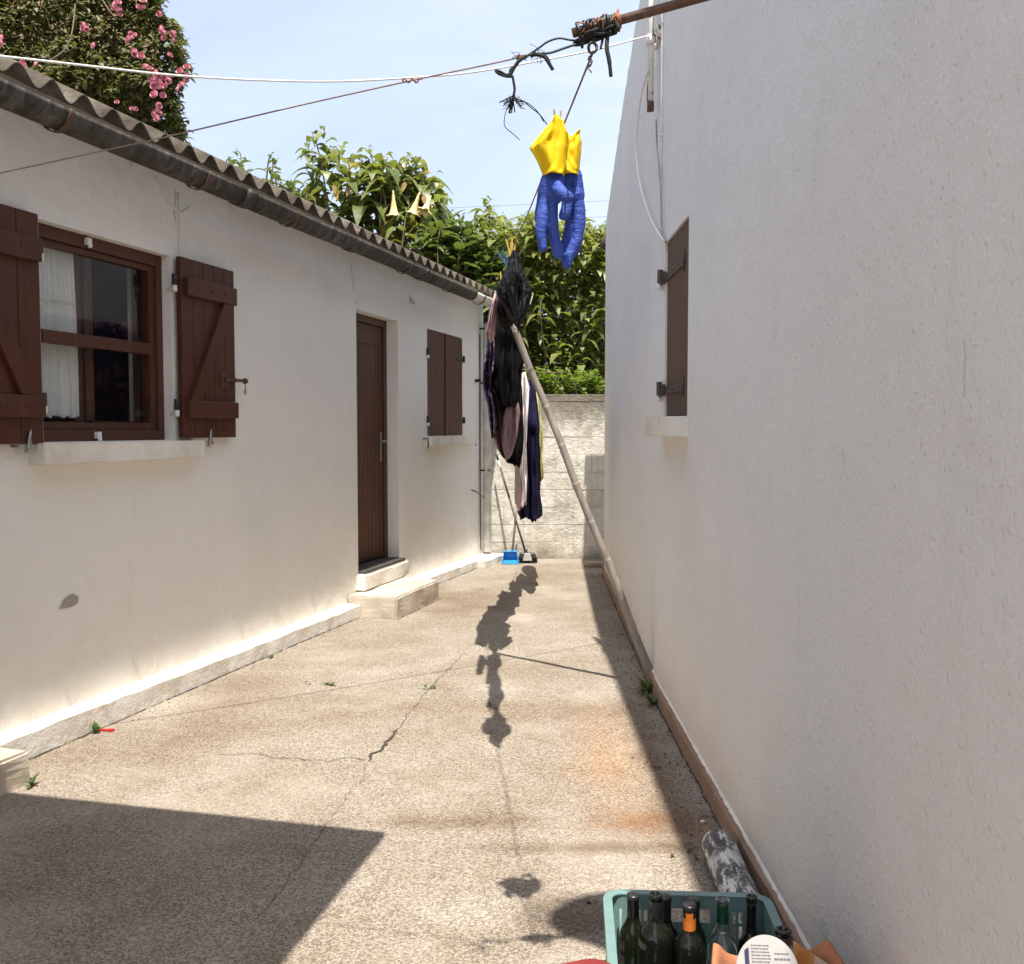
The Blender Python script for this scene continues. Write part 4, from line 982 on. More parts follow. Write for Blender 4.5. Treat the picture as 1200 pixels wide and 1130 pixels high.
def garment(mb, rows, y, dep, seed, n=72, rip=0.22, k=5, tw=1.2, dy=0.0):
    """rows: (v, ul, ur) top to bottom at distance y; a hanging folded tube of cloth"""
    rr3 = random.Random(seed); ph = rr3.uniform(0, 6); fine = []
    for r0, r1 in zip(rows, rows[1:]):
        m_ = max(2, int(abs(r1[0]-r0[0])/5))
        for i in range(m_): fine.append([a+(b-a)*i/m_ for a, b in zip(r0, r1)])
    fine.append(list(rows[-1])); rings = []
    for i, (v, ul, ur) in enumerate(fine):
        t = i/(len(fine)-1); c_ = at((ul+ur)/2, v, y + dy*t); hw = max(.002, (ur-ul)/2/FPX*y); ring = []
        for q in range(n):
            a = 2*math.pi*q/n
            s_ = rip*(0.35+0.65*min(1, t*2.5))
            f = 1 + s_*math.sin(k*a+ph+tw*t) + s_*.5*math.sin((k+3)*a-ph*1.7-tw*2*t) + .07*math.sin(11*a+ph*3+tw*3*t)*min(1,t*2) + .12*noise.noise(Vector((math.cos(a)*1.6+seed, math.sin(a)*1.6, v*.045)))
            f /= 1+s_*.55
            ring.append(c_ + Vector((hw*f*math.cos(a), dep*(0.35+0.65*min(1, t*3+.1))*f*math.sin(a), (.010*math.sin(3*a+ph) if i == len(fine)-1 else 0))))
        rings.append(ring)
    mb.loft(rings, True, True); return mb
def hang(name, label, cat, mat, parts, extra=None):
    m = MB()
    for p in parts: garment(m, *p[:4], **(p[4] if len(p) > 4 else {}))
    o = m.build(name, mat, None, fix=False); tag(o, label, cat, 'laundry on the line'); return o
M_BLK = cloth_mat('black_cloth', (0.007,0.007,0.0075)); M_LACE = cloth_mat('black_lace', (0.006,0.006,0.0065), pat='lace'); M_NAVY = cloth_mat('navy_cloth', (0.012,0.011,0.034)); M_MAUVE = cloth_mat('mauve_cloth', (0.30,0.20,0.215))
M_PRINT = cloth_mat('navy_print', (0.03,0.022,0.055), pat='print'); M_PINK = cloth_mat('pale_pink_lace', (0.55,0.43,0.42), pat='pinklace'); M_YPAT = cloth_mat('yellow_print', (0.50,0.48,0.40), pat='yellow'); M_ROSE = cloth_mat('rose_cloth', (0.52,0.34,0.37)); M_WHT = cloth_mat('white_cloth', (0.66,0.64,0.62))
hang('lace_camisole', 'small black lace camisole pegged nearest on the line', 'clothing', M_LACE, [([(298,599,607),(303,597,610),(312,595,610),(324,590,614),(334,585.5,619),(340,583,621),(347,585,621.5),(356,589,619),(365,594,616),(374,600,614),(379,604,611),(382,606,609)], 4.02, .24, 3, dict(rip=.16, k=4))])
hang('black_briefs', 'black briefs just behind the lace camisole, hidden but for their edge', 'clothing', M_BLK, [([(330,592,606),(345,588,610),(358,590,609),(370,597,606)], 4.6, .38, 51, dict(rip=.2, k=5))])
hang('dark_vest', 'dark vest low behind the lace camisole, above the bamboo tip', 'clothing', M_BLK, [([(345,587,601),(358,584,604),(372,584,603),(380,588,600)], 5.25, .46, 52, dict(rip=.2, k=5))])
hang('black_dress', 'long black dress hanging behind the bamboo pole tip', 'clothing', M_BLK,
     [([(352,583,602),(365,582,606),(385,580,608),(405,578.5,609),(422,577.5,611),(438,577.5,611),(450,578,610),(460,581,609),(470,584,607),(476,587,603)], 6.2, .42, 5, dict(rip=.16, k=5)),
      ([(440,584,604),(460,585,599),(474,585,595),(482,586.5,592),(486,588,591)], 6.1, .14, 6, dict(rip=.15)),
      ([(392,602,611),(408,605,615.5),(416,607,616),(426,607,614),(436,606,610)], 6.05, .12, 9, dict(rip=.15))])
hang('mauve_shirt', 'mauve shirt with a rounded hem behind the black dress', 'clothing', M_MAUVE,
     [([(366,582,588),(380,578,590),(400,576,592),(415,576,592),(430,576,594),(460,575,603),(485,576,608),(510,577,606),(525,582,602),(533,587,600),(537,590,597)], 6.85, .42, 12, dict(rip=.22, k=6, tw=2))])
hang('rose_blouse', 'rose coloured blouse with a bright side panel beside the house corner', 'clothing', M_ROSE, [([(344,579.5,584),(355,577,584),(370,574,582),(385,571.5,580),(394,570,580)], 5.30, .25, 14, dict(rip=.12, k=3))])
hang('printed_blouse', 'dark navy blouse with pink print hanging by the downpipe', 'clothing', M_PRINT,
     [([(360,574,580),(380,571,581),(400,571,582),(420,570,583),(440,567,582),(452,566.5,580),(465,569,580),(480,573,582),(500,575,583),(512,577,581)], 6.45, .5, 15, dict(rip=.2, k=5))])
hang('black_trousers', 'black trousers hanging between the mauve shirt and the pale pink lace', 'clothing', M_BLK,
     [([(432,596,609),(455,593,612),(480,590,613),(500,590,613),(520,590,612),(532,589,611),(541,592,610)], 7.5, .45, 17, dict(rip=.16, k=4)), ([(520,598,612),(535,600,611.5),(546,602,610)], 7.5, .2, 18, dict(rip=.12))])
hang('added_pullover', 'added navy pullover hidden behind the mauve shirt, filling out the laundry shadow', 'clothing', M_NAVY, [([(410,580,592),(440,578,597),(490,579,598),(515,583,597)], 7.1, .40, 43, dict(rip=.2, k=6))])  # hidden garment added to join up the laundry's floor shadow
hang('added_towel', 'added grey towel hidden behind the black trousers, filling out the laundry shadow', 'towel', cloth_mat('added_towelling', (0.10,0.10,0.11)), [([(440,594,606),(470,593,608),(500,593,609),(525,594,609),(536,597,608)], 7.9, .40, 41, dict(rip=.2, k=6))])  # unseen piece added to close a gap in the shadow strip
hang('dark_shirt', 'dark shirt glimpsed between the pink lace and the navy trousers', 'clothing', M_NAVY, [([(440,607,615),(470,606,617),(500,606,618),(520,607,616)], 8.55, .35, 42, dict(rip=.2, k=6))])
hang('lace_garment', 'pale pink lace garment with a red hem behind the black trousers', 'clothing', M_PINK, [([(440,609,616),(470,608,616),(500,606,616),(530,604,615),(560,603.5,614),(585,603,615),(592,604,614)], 8.1, .48, 19, dict(rip=.15, k=5))])
hang('white_shirt', 'white shirt edge showing between black and navy trousers', 'clothing', M_WHT, [([(437,612,616),(455,613,621),(480,614,619),(520,612,617),(560,611,618),(590,612,617)], 8.5, .3, 20, dict(rip=.12))])
hang('navy_trousers', 'long navy trousers reaching lowest of all the laundry', 'clothing', M_NAVY,
     [([(446,616,624),(456,614,628),(475,614,630),(500,613,632),(540,614,631),(575,615,632),(600,614,635),(604,616,635)], 8.95, .48, 22, dict(rip=.16, k=4)), ([(560,616,627),(590,610,626),(600,607,624),(606,608,622)], 9.1, .2, 23, dict(rip=.14)), ([(590,620,634),(606,620,631),(611,622,628)], 8.95, .05, 24, dict(rip=.12))])
hang('patterned_skirt', 'yellow and white patterned garment right of the navy trousers', 'clothing', M_YPAT, [([(440,622,628),(455,622,632),(480,624,634),(510,626,635.5),(540,627,636),(557,628,636.5),(560,629,636)], 9.6, .48, 25, dict(rip=.15, k=5))])
hang('floral_scarf', 'thin floral scarf half hidden behind the navy trousers', 'clothing', M_PRINT, [([(470,626,634),(520,626,635),(560,625,634),(582,624,633)], 9.62, .05, 26, dict(rip=.14))])

# ================================================================== BAMBOO PROP, BROOM, DUSTPAN
bp_ = thing('bamboo_pole', 'long bamboo pole propping the clothes line, leaning on the tall wall', 'pole', (.775, 5.45, .05))
b0_, b1_ = at(764, 791, 5.48), at(604.5, 388, 5.58); t_top = b1_ + (b1_-b0_).normalized()*0.10
m = MB(); pts = []; rs = []; L_ = (b1_-b0_).length; n = 9
dirp = (b1_-b0_).normalized(); sidev = dirp.cross(Vector((0,1,0))).normalized()
for i in range(n):
    p = b0_.lerp(b1_, i/n); q = b0_.lerp(b1_, (i+1)/n); w_ = .005*math.sin(i*1.7)
    r = 0.0225-0.0035*i/n
    for f in (0.0, 0.02, 0.035, 0.06, 0.5, 0.94, 0.965, 0.985):
        pts.append(p.lerp(q, f)+sidev*(w_*(1-f)+.005*math.sin((i+1)*1.7)*f)); rs.append(r*(1.08 if f in (0.0,) else 1.07 if f == .02 else 0.97 if f == .035 else 1.0 if f < .95 else 1.05))
m.tube(pts, rs, 14)
M_BAMB = NT('weathered_bamboo'); _c = M_BAMB.ramp(M_BAMB.noise(M_BAMB.co('Object', scale=(4,4,.7)), 5, 5, .6), [(0.3,(0.19,0.165,0.14)),(0.55,(0.30,0.265,0.23)),(0.75,(0.40,0.365,0.325))]); M_BAMB = M_BAMB.set(_c, 0.6, M_BAMB.bump(M_BAMB.noise(M_BAMB.co('Object', scale=(6,6,.6)), 12, 4), .3, .004))
m.build('cane', M_BAMB, bp_)
m = MB(); m.tube([b1_-dirp*.02, b1_+dirp*.05, t_top], [.017,.020,.014], 10); m.tube([t_top, t_top+Vector((-.02,0,.05))], .006, 6); m.tube([t_top, t_top+Vector((.03,0,.04))], .006, 6)
m.build('pole_tip', M_WPLAST, bp_)

br = thing('broom', 'broom with a thin dark handle leaning on the house corner', 'broom', tuple(gnd(617,660)))
h0 = at(616, 648, 10.80); h1 = at(581.5, 532, 11.02)
m = MB(); m.tube([h0, h0.lerp(h1,.55)], .0115, 8); m.tube([h0.lerp(h1,.55), h0.lerp(h1,.84)], .0118, 8); m.build('handle', simple('dark_handle', (0.07,0.065,0.06), 0.5), br)
m = MB(); m.tube([h0.lerp(h1,.84), h0.lerp(h1,.93)], .0122, 8); m.build('grip', M_WPLAST, br)
m = MB(); m.tube([h0.lerp(h1,.93), h1], .012, 8); m.build('handle_end', M_IRON, br)
gzz = gz(10.8)
hd = [at(606,659,10.72), at(627,657,10.80)]
def broombox(x0, x1, w0, w1, z0_, z1_):
    a = Vector((x0, 10.80, 0)); 
    return [Vector((x0, 10.80-w0, gzz+z0_)), Vector((x1, 10.80-w0, gzz+z0_)), Vector((x1, 10.80+w0, gzz+z0_)), Vector((x0, 10.80+w0, gzz+z0_)), Vector((x0+.02, 10.80-w1, gzz+z1_)), Vector((x1-.02, 10.80-w1, gzz+z1_)), Vector((x1-.02, 10.80+w1, gzz+z1_)), Vector((x0+.02, 10.80+w1, gzz+z1_))]
m = MB(); m.hexa(broombox(.072, .272, .05, .032, .055, .115)); m.tube([h0+Vector((0,0,-.05)), h0+Vector((0,0,.04))], .02, 10); m.build('head', simple('black_plastic', (0.02,0.02,0.022), 0.4), br, .006)
m = MB(); m.hexa(broombox(.118, .222, .056, .05, .03, .108)); m.build('head_band', simple('grey_plastic', (0.45,0.43,0.40), 0.5), br, .004)
m = MB(); r2 = random.Random(4)
for i in range(260):
    x = r2.uniform(.068,.276); y = 10.80+r2.uniform(-.05,.05); m.tube([Vector((x, y, gzz+.06)), Vector((x+r2.uniform(-.008,.008), y+r2.uniform(-.008,.008), gzz+.002))], .0022, 4, False)
m.build('bristles', simple('black_bristle', (0.02,0.02,0.02), 0.8), br)
du = thing('dustpan', 'bright blue dustpan with a long grey handle beside the broom', 'dustpan', tuple(gnd(600,658)))
D0 = Vector((-.112, 10.70, gz(10.7))); 
M_DPB = simple('blue_plastic', (0.035,0.27,0.62), 0.4, 0.08)
m = MB()
x0, x1, ya, yb = -.112, .075, 10.66, 10.90
m.hexa([Vector((x0,ya,gzz+.004)), Vector((x1,ya,gzz+.004)), Vector((x1-.02,yb,gzz+.02)), Vector((x0+.02,yb,gzz+.02)), Vector((x0,ya,gzz+.009)), Vector((x1,ya,gzz+.009)), Vector((x1-.02,yb,gzz+.026)), Vector((x0+.02,yb,gzz+.026))])
for sx, s2 in ((x0, 1), (x1, -1)):
    m.hexa([Vector((sx,ya,gzz+.008)), Vector((sx+s2*.006,ya,gzz+.008)), Vector((sx+s2*.026,yb,gzz+.02)), Vector((sx+s2*.02,yb,gzz+.02)), Vector((sx,ya,gzz+.03)), Vector((sx+s2*.006,ya,gzz+.03)), Vector((sx+s2*.026,yb,gzz+.12)), Vector((sx+s2*.02,yb,gzz+.12))])
m.hexa([Vector((x0+.02,yb-.006,gzz+.02)), Vector((x1-.02,yb-.006,gzz+.02)), Vector((x1-.02,yb,gzz+.02)), Vector((x0+.02,yb,gzz+.02)), Vector((x0+.02,yb-.016,gzz+.125)), Vector((x1-.02,yb-.016,gzz+.125)), Vector((x1-.02,yb-.01,gzz+.125)), Vector((x0+.02,yb-.01,gzz+.125))])
m.hexa([Vector((x0+.02,yb-.07,gzz+.118)), Vector((x1-.02,yb-.07,gzz+.118)), Vector((x1-.02,yb-.01,gzz+.122)), Vector((x0+.02,yb-.01,gzz+.122)), Vector((x0+.02,yb-.07,gzz+.123)), Vector((x1-.02,yb-.07,gzz+.123)), Vector((x1-.02,yb-.01,gzz+.128)), Vector((x0+.02,yb-.01,gzz+.128))])
m.build('pan', M_DPB, du, .002, fix=True)
m = MB(); m.tube([at(600,650,10.87), at(604,610,10.90), at(607,583,10.92)], .013, 10); m.build('handle', simple('warm_grey_handle', (0.30,0.25,0.22), 0.5), du)
m = MB(); m.tube([at(607,583,10.92), at(608,575,10.925)], .0145, 10); m.build('grip', simple('grey_grip', (0.10,0.10,0.11), 0.5), du)

# ================================================================== PIPE, CRATES, BOTTLES, POT
tp = MB(); pa = gnd(861, 990) ; pa = Vector((.692, 3.24, 0)); pb = Vector((.672, 2.56, 0)); rP = .056
def circ(c_, d, r, n=28, zoff=rP):
    d = d.normalized(); s_ = d.cross(Vector((0,0,1))).normalized(); return [c_ + s_*r*math.cos(2*math.pi*k/n) + Vector((0,0,zoff)) + Vector((0,0,1))*r*math.sin(2*math.pi*k/n) for k in range(n)]
dd = (pa-pb)
rings = [circ(pb+dd*f, dd, r) for f, r in ((0.0,rP),(.5,rP),(.93,rP),(.97,rP*.98),(.99,rP*.93),(1.0,rP*.84),(1.0,rP*.7),(.9,rP*.7),(.0,rP*.7),(.0,rP))]
tp.loft(rings, True, False)
def paintpipe():
    t = NT('paint_splashed_pipe'); co = t.co('Object', scale=(1,.30,1))
    c = t.ramp(t.noise(co, 38, 7, .75, .5), [(0.42,(0.065,0.062,0.062)),(0.51,(0.14,0.135,0.13)),(0.545,(0.62,0.61,0.58)),(.7,(0.74,0.73,0.70))])
    c = t.mix(t.ramp(t.noise(t.co('Object', loc=(0,.55,0), scale=(1,1,1)), 7, 5, .7), [(0.52,0),(.62,.9)]), c, (0.58,0.56,0.53)); return t.set(c, 0.75, t.bump(t.noise(co, 40, 5), .4, .004))
tag(tp.build('pipe', paintpipe(), fix=True), 'dark grey pipe splashed with white paint lying against the tall wall', 'pipe')

def crate_mat(name, col):
    t = NT(name); co = t.co(); c = t.ramp(t.noise(co, 7, 5, .6), [(0.3, tuple(x*.8 for x in col)), (0.7, tuple(min(1,x*1.15) for x in col))])
    c = t.mix(t.math('MULTIPLY', t.ramp(t.noise(co, 30, 5, .7), [(.56,0),(.66,1)]), .4), c, tuple(x*.5 for x in col)); return t.set(c, 0.5)
def crate(label, cx, cy, rz, w, d, h, mat, z0_=0.0):
    t = thing('plastic_crate', label, 'crate', (cx, cy, z0_), rz, None)
    M_ = FRAME[t.name]; X = lambda x, y, z: M_ @ Vector((x, y, z))
    th = .006
    def side(fn, L, handle):
        m = MB(); holes = []
        nx = max(6, int(L/.021)); x = -L/2+.035; step = (L-.07)/nx
        hw_ = .062
        for i in range(nx):
            xa, xb = x+i*step+.004, x+(i+1)*step-.004
            for za, zb in ((.03,.065),(.073,.108),(.116,.151),(.159,.188)):
                if zb > h-.055: continue
                if abs((xa+xb)/2) < hw_+.012 and handle and zb > h-.13: continue
                holes.append((xa, xb, za, zb))
            for za, zb in ((h-.072, h-.042),(h-.108,h-.08)):
                if abs((xa+xb)/2) < hw_+.02 or abs((xa+xb)/2) > .155: continue
                holes.append((xa, xb, za, zb))
        if handle: holes.append((-hw_, hw_, h-.072, h-.036))
        holed(m, -L/2, L/2, 0.0, h, holes, 0, th, lambda s_, o, z: fn(s_, o, z)); return m
    a = side(lambda s_, o, z: X(s_, d/2-th+o, z), w, True); b = side(lambda s_, o, z: X(s_, -d/2+o, z), w, True)
    c_ = side(lambda s_, o, z: X(w/2-th+o, s_, z), d-.0125, True); e = side(lambda s_, o, z: X(-w/2+o, s_, z), d-.0125, True)
    for q in (a, b, c_, e): q.build('side', mat, t, fix=True)
    m = MB(); rings = []; rad = .035; pts = []
    for sx, sy, a0_ in ((1,1,0),(-1,1,90),(-1,-1,180),(1,-1,270)):
        for k in range(5):
            an = R(a0_+k*22.5); pts.append((sx*(w/2-rad)+rad*math.cos(an), sy*(d/2-rad)+rad*math.sin(an)))
    for i in range(len(pts)+1):
        px, py = pts[i % len(pts)]; nx_, ny_ = px/abs(w/2), py/abs(d/2)
        q = Vector((px, py, 0)); cen = Vector((max(-w/2+rad, min(w/2-rad, px)), max(-d/2+rad, min(d/2-rad, py)), 0)); n_ = (q-cen).normalized()
        rings.append([X(*(q+n_*.016+Vector((0,0,h-.022)))), X(*(q+n_*.016+Vector((0,0,h+.002)))), X(*(q-n_*.008+Vector((0,0,h+.002)))), X(*(q-n_*.008+Vector((0,0,h-.004)))), X(*(q+n_*.010+Vector((0,0,h-.004)))), X(*(q+n_*.010+Vector((0,0,h-.022))))])
    m.loft(rings, False, False); m.build('rim', mat, t, .0015, fix=True)
    m = MB(); m.box((-w/2+.007,-d/2+.007,.004), (w/2-.007,d/2-.007,.010), lambda x, y, z: X(x, y, z)); m.build('base', mat, t)
    for sx in (-1, 1):
        for sy in (-1, 1):
            m = MB(); m.tube([X(sx*(w/2-.030), sy*(d/2-.030), .012), X(sx*(w/2-.030), sy*(d/2-.030), h-.03)], .004, 6); m.build('corner_rib', mat, t)
    return t
crate('mint green plastic crate full of wine bottles in the lower right', .445, 2.315, R(-3.5), .405, .40, .230, crate_mat('mint_plastic', (0.17,0.275,0.255)))
crate('dark red plastic crate at the bottom edge, left of the green crate', 0.046, 1.84, R(20), .42, .30, .308, crate_mat('red_plastic', (0.22,0.022,0.018)))

def glassmat(name, col, trans, rough=.06):
    t = NT(name); c = t.ramp(t.noise(t.co(), 12, 4), [(0.3, tuple(x*.85 for x in col)), (.7, col)]); return t.set(c, rough, None, Transmission_Weight=trans, IOR=1.5, Specular_IOR_Level=.6)
M_GLD = glassmat('dark_bottle_glass', (0.006,0.007,0.004), 0.0, .05); M_GLO = glassmat('olive_bottle_glass', (0.009,0.011,0.004), 0.0, .06); M_GLC = glassmat('clear_bottle_glass', (0.86,0.93,0.88), 0.95, .03)
M_CAPB = simple('black_capsule', (0.018,0.017,0.018), .35, .2, 20, coat=.2); M_CAPG = simple('green_foil', (0.012,0.075,0.035), .35, .2, 20); M_CAPO = simple('orange_label', (0.62,0.17,0.02), .5, .1, 20); M_CAPBR = simple('brown_glass_lip', (0.05,0.032,0.02), .2, .2, 20); M_CAPGR = simple('dusty_capsule', (0.09,0.075,0.062), .55, .2, 20)
def bottle(label, x, y, top, r, neck, glass, cap=None, capz=(.0,.055), shoulder=.10, openm=False, band=None, splash=None):
    z0_ = .012; H = top-z0_
    t = thing('wine_bottle', label, 'bottle', (x, y, z0_), 0, 'bottles in the crate')
    zs = H-shoulder; c_ = (x, y, z0_)
    prof = [(0.001,.012),(r*.7,.004),(r*.93,.003),(r,.012),(r,zs-.02),(r*.995,zs-.008),(r*.95,zs+.004),(r*.84,zs+.016),(r*.66,zs+.026),(neck*1.4,zs+.035),(neck*1.12,zs+.046),(neck*1.02,zs+.058),(neck,H-.03),(neck,H-.012)]
    if cap is None or openm: prof += [(neck*1.22,H-.011),(neck*1.22,H-.001),(neck*1.1,H),(neck*.8,H),(neck*.76,H-.02),(neck*.72,H-.08),(.001,H-.08)]
    m = MB(); m.lathe(prof, c_, 32); m.build('glass', glass, t)
    if cap:
        m = MB(); hb = H-capz[1]; rr_c = neck*1.10
        if openm: m.lathe([(rr_c,hb),(rr_c+.0006,hb+.001),(rr_c*.99,H-.014)], c_, 24)
        else: m.lathe([(rr_c,hb),(rr_c+.0006,hb+.001),(rr_c*1.0,H-.016),(rr_c*1.10,H-.014),(rr_c*1.12,H-.003),(rr_c*1.04,H),(.001,H+.0005)], c_, 24)
        m.build('capsule', cap, t)
    if band:
        m = MB(); m.lathe([(neck*1.15,H-band[1]),(neck*1.15,H-band[0])], c_, 24); m.lathe([(neck*1.12,H-band[1]),(neck*1.15,H-band[1])], c_, 24); m.build('neck_label', M_CAPO, t)
    if splash:
        m = MB(); r3 = random.Random(2)
        n_ = 14; a_ = [(-.9+1.4*i/(n_-1)) for i in range(n_)]
        vs = []
        for i, aa in enumerate(a_):
            ang = -math.pi/2+aa*.8; zz = H-.013-r3.uniform(0,.004); zz2 = H-.032-r3.uniform(-.003,.010)*(1-abs(aa))
            vs += [Vector((x+neck*1.26*math.cos(ang), y+neck*1.26*math.sin(ang), z0_+zz)), Vector((x+neck*1.17*math.cos(ang), y+neck*1.17*math.sin(ang), z0_+zz2))]
        m.add(vs, [(2*i,2*i+1,2*i+3,2*i+2) for i in range(n_-1)], True); m.build('torn_label', M_CAPO, t)
    return t
def bpos(u, v, y): p = at(u, v, y); return p.x, p.y, p.z
x, y, z = bpos(742, 1048, 2.43); bottle('dark bottle with black cap in the back left corner of the green crate', x, y, z, .035, .0135, M_GLO, M_CAPB, (0,.058), .105)
x, y, z = bpos(768, 1047.5, 2.335); bottle('open black bottle with broad shoulders, tallest in the green crate', x, y, z, .043, .0140, M_GLD, M_CAPB, (0,.062), .108, True)
x, y, z = bpos(780, 1050, 2.435); bottle('black capped bottle close behind the broad shouldered one', x, y, z, .035, .0130, M_GLD, M_CAPB, (0,.060), .105)
x, y, z = bpos(808, 1060, 2.325); bottle('black bottle with an orange band on its neck', x, y, z, .039, .0138, M_GLD, M_CAPB, (0,.03), .105, False, (.030,.075), True)
x, y, z = bpos(813, 1054, 2.44); bottle('olive green bottle with a dark cap behind the orange banded bottle', x, y, z, .034, .0135, M_GLO, M_CAPB, (0,.05), .10)
x, y, z = bpos(847, 1053, 2.42); bottle('clear glass bottle with a green foil neck', x, y, z, .036, .0135, M_GLC, M_CAPG, (0,.062), .115, True)
x, y, z = bpos(881, 1050, 2.43); bottle('slim dark brown bottle with an open mouth near the wall', x, y, z, .034, .0120, M_GLD, M_CAPBR, (0,.02), .13, True)
x, y, z = bpos(918, 1089, 2.20); bottle('dusty brown bottle neck in front, right corner of the green crate', x, y, z, .034, .0150, M_GLD, M_CAPGR, (0,.075), .10, True)

# scalloped terracotta pot in front of the crate, with a round printed label and a strip of cardboard in it
pc_ = Vector((.572, 1.895, 0)); PR = .183; PH = at(840, 1101, 2.0).z-.006
pot = MB(); n = 96; rings = []
def potr(a, t):                       # t: 0 foot, 1 rim
    return PR*(0.66+0.34*t)*(1-.10*t*abs(math.sin(2*(a-R(55)))))
def cusp(a):
    return (1-abs(math.sin(2*(a-R(55)))))**2.0
prof = [(0.0,0.0),(.0,.25),(.0,.5),(.0,.8),(.0,1.0)]
rimz = lambda a: PH-.05+.055*cusp(a)-.075*(potr(a,1)*math.cos(a)+.15)*(math.cos(a) > -.82)
outer = [[Vector((pc_.x+potr(a,t)*math.cos(a), pc_.y+potr(a,t)*math.sin(a), .005+(rimz(a)-.005)*t)) for a in [2*math.pi*k/n for k in range(n)]] for t in (0,.2,.4,.6,.8,.92,1.0)]
inner = [[Vector((pc_.x+(potr(a,t)-.010)*math.cos(a), pc_.y+(potr(a,t)-.010)*math.sin(a), .012+(rimz(a)-.014)*t)) for a in [2*math.pi*k/n for k in range(n)]] for t in (1.0,.92,.8,.6,.4,.2,.0)]
pot.loft(outer+inner, True, True)
def terra():
    t = NT('terracotta'); c = t.ramp(t.noise(t.co(), 7, 6, .65), [(0.3,(0.33,0.115,0.05)),(.55,(0.46,0.19,0.09)),(.75,(0.56,0.30,0.18))]); return t.set(c, 0.8, t.bump(t.noise(t.co(), 40, 5), .25, .004))
tag(pot.build('terracotta_pot', terra(), fix=True), 'orange terracotta pot with a scalloped rim in front of the green crate', 'pot')
# label disc
ld = thing('paper_label', 'round white paper label with printed lines sticking out of the terracotta pot', 'label', tuple(at(900, 1140, 1.985)))
lc = at(900, 1141, 1.985); LR = 38/FPX*1.985; nrm_ = Vector((-.05, -0.86, 0.50)).normalized(); rx = Vector((0,0,1)).cross(nrm_)
rx = Vector((1,0.02,-.05)).normalized(); rx = (rx-nrm_*rx.dot(nrm_)).normalized(); uy = nrm_.cross(rx)
LQ = lambda a, b, o=0: lc + rx*a*LR + uy*b*LR*1.12 + nrm_*o
m = MB(); n = 48
m.loft([[LQ(math.cos(2*math.pi*k/n), math.sin(2*math.pi*k/n), o) for k in range(n)] for o in (-.0015, 0.0)], False, True); m.build('disc', simple('white_paper', (0.40,0.385,0.37), .75, .10, 14), ld, fix=True)
m = MB(); r3 = random.Random(9)
for i in range(15):
    yy = .70-i*.085; hw_ = math.sqrt(max(0, .93-yy*yy)); xa = max(-.48, -hw_); xb = min(.12, hw_); x = xa
    if xb-xa < .2: continue
    while x < xb-.04:
        w_ = r3.uniform(.03,.10); m.add([LQ(x,yy,.0008), LQ(min(xb,x+w_),yy,.0008), LQ(min(xb,x+w_),yy+.030,.0008), LQ(x,yy+.030,.0008)], [(0,1,2,3)]); x += w_+.022
for i in range(7):
    yy = .50-i*.15; x = .24
    xe = min(.80, math.sqrt(max(0,.9-yy*yy)))-r3.uniform(0,.2)
    while x < xe-.03:
        w_ = r3.uniform(.04,.10); b_ = .05 if i in (1,4) else .032; m.add([LQ(x,yy,.0008), LQ(min(xe,x+w_),yy,.0008), LQ(min(xe,x+w_),yy+b_,.0008), LQ(x,yy+b_,.0008)], [(0,1,2,3)]); x += w_+.022
m.build('print_lines', simple('print_ink', (0.10,0.10,0.11), .7), ld)
m = MB(); m.add([LQ(-.70,.10,.0009), LQ(-.56,.10,.0009), LQ(-.56,.66,.0009), LQ(-.70,.58,.0009)], [(0,1,2,3)]); m.add([LQ(-.72,-.40,.0009), LQ(-.58,-.40,.0009), LQ(-.56,.095,.0009), LQ(-.70,.095,.0009)], [(0,1,2,3)]); m.build('print_block', simple('navy_ink', (0.02,0.025,0.07), .7), ld)
cb = MB(); q = [at(930,1104,2.04), at(972,1132,2.0), at(972,1210,2.0), at(928,1210,2.04)]
cb.hexa([q[3], q[2], q[2]+Vector((0,.006,0)), q[3]+Vector((0,.006,0)), q[0], q[1], q[1]+Vector((0,.006,0)), q[0]+Vector((0,.006,0))])
def cbm():
    t = NT('printed_cardboard'); xs_ = t.n('ShaderNodeSeparateXYZ', {'Vector': t.co()}).outputs[0]
    c = t.ramp(t.math('ADD', t.math('MULTIPLY', xs_, 12.0), 0.5), [(0.0,(0.42,0.20,0.05)),(0.55,(0.45,0.22,0.05)),(0.56,(0.52,0.44,0.33)),(1.0,(0.52,0.44,0.33))], 'LINEAR')
    return t.set(t.mix(t.math('MULTIPLY', t.ramp(t.noise(t.co(), 26, 4), [(.5,0),(.56,1)]), .35), c, (0.55,0.40,0.20)), .8)
tag(cb.build('cardboard_strip', cbm(), fix=True), 'strip of orange and beige printed cardboard standing in the terracotta pot', 'cardboard')
for lb, u, v, r in (('small white pebble in the shade near the grey pipe', 823.5, 964, .008), ('dark twig scrap on the darkened floor near the right wall', 690, 1059, .006)):
    p = gnd(u, v); m = MB(); m.sphere(p+Vector((0,0,r*.5)), r, 8, 6, (1.3,.9,.7)); m.sphere(p+Vector((r*.9,r*.3,r*.3)), r*.5, 6, 4)
    tag(m.build('pebble' if 'pebble' in lb else 'scrap', M_WPLAST if 'white' in lb else M_CRACK), lb, 'pebble' if 'pebble' in lb else 'scrap')

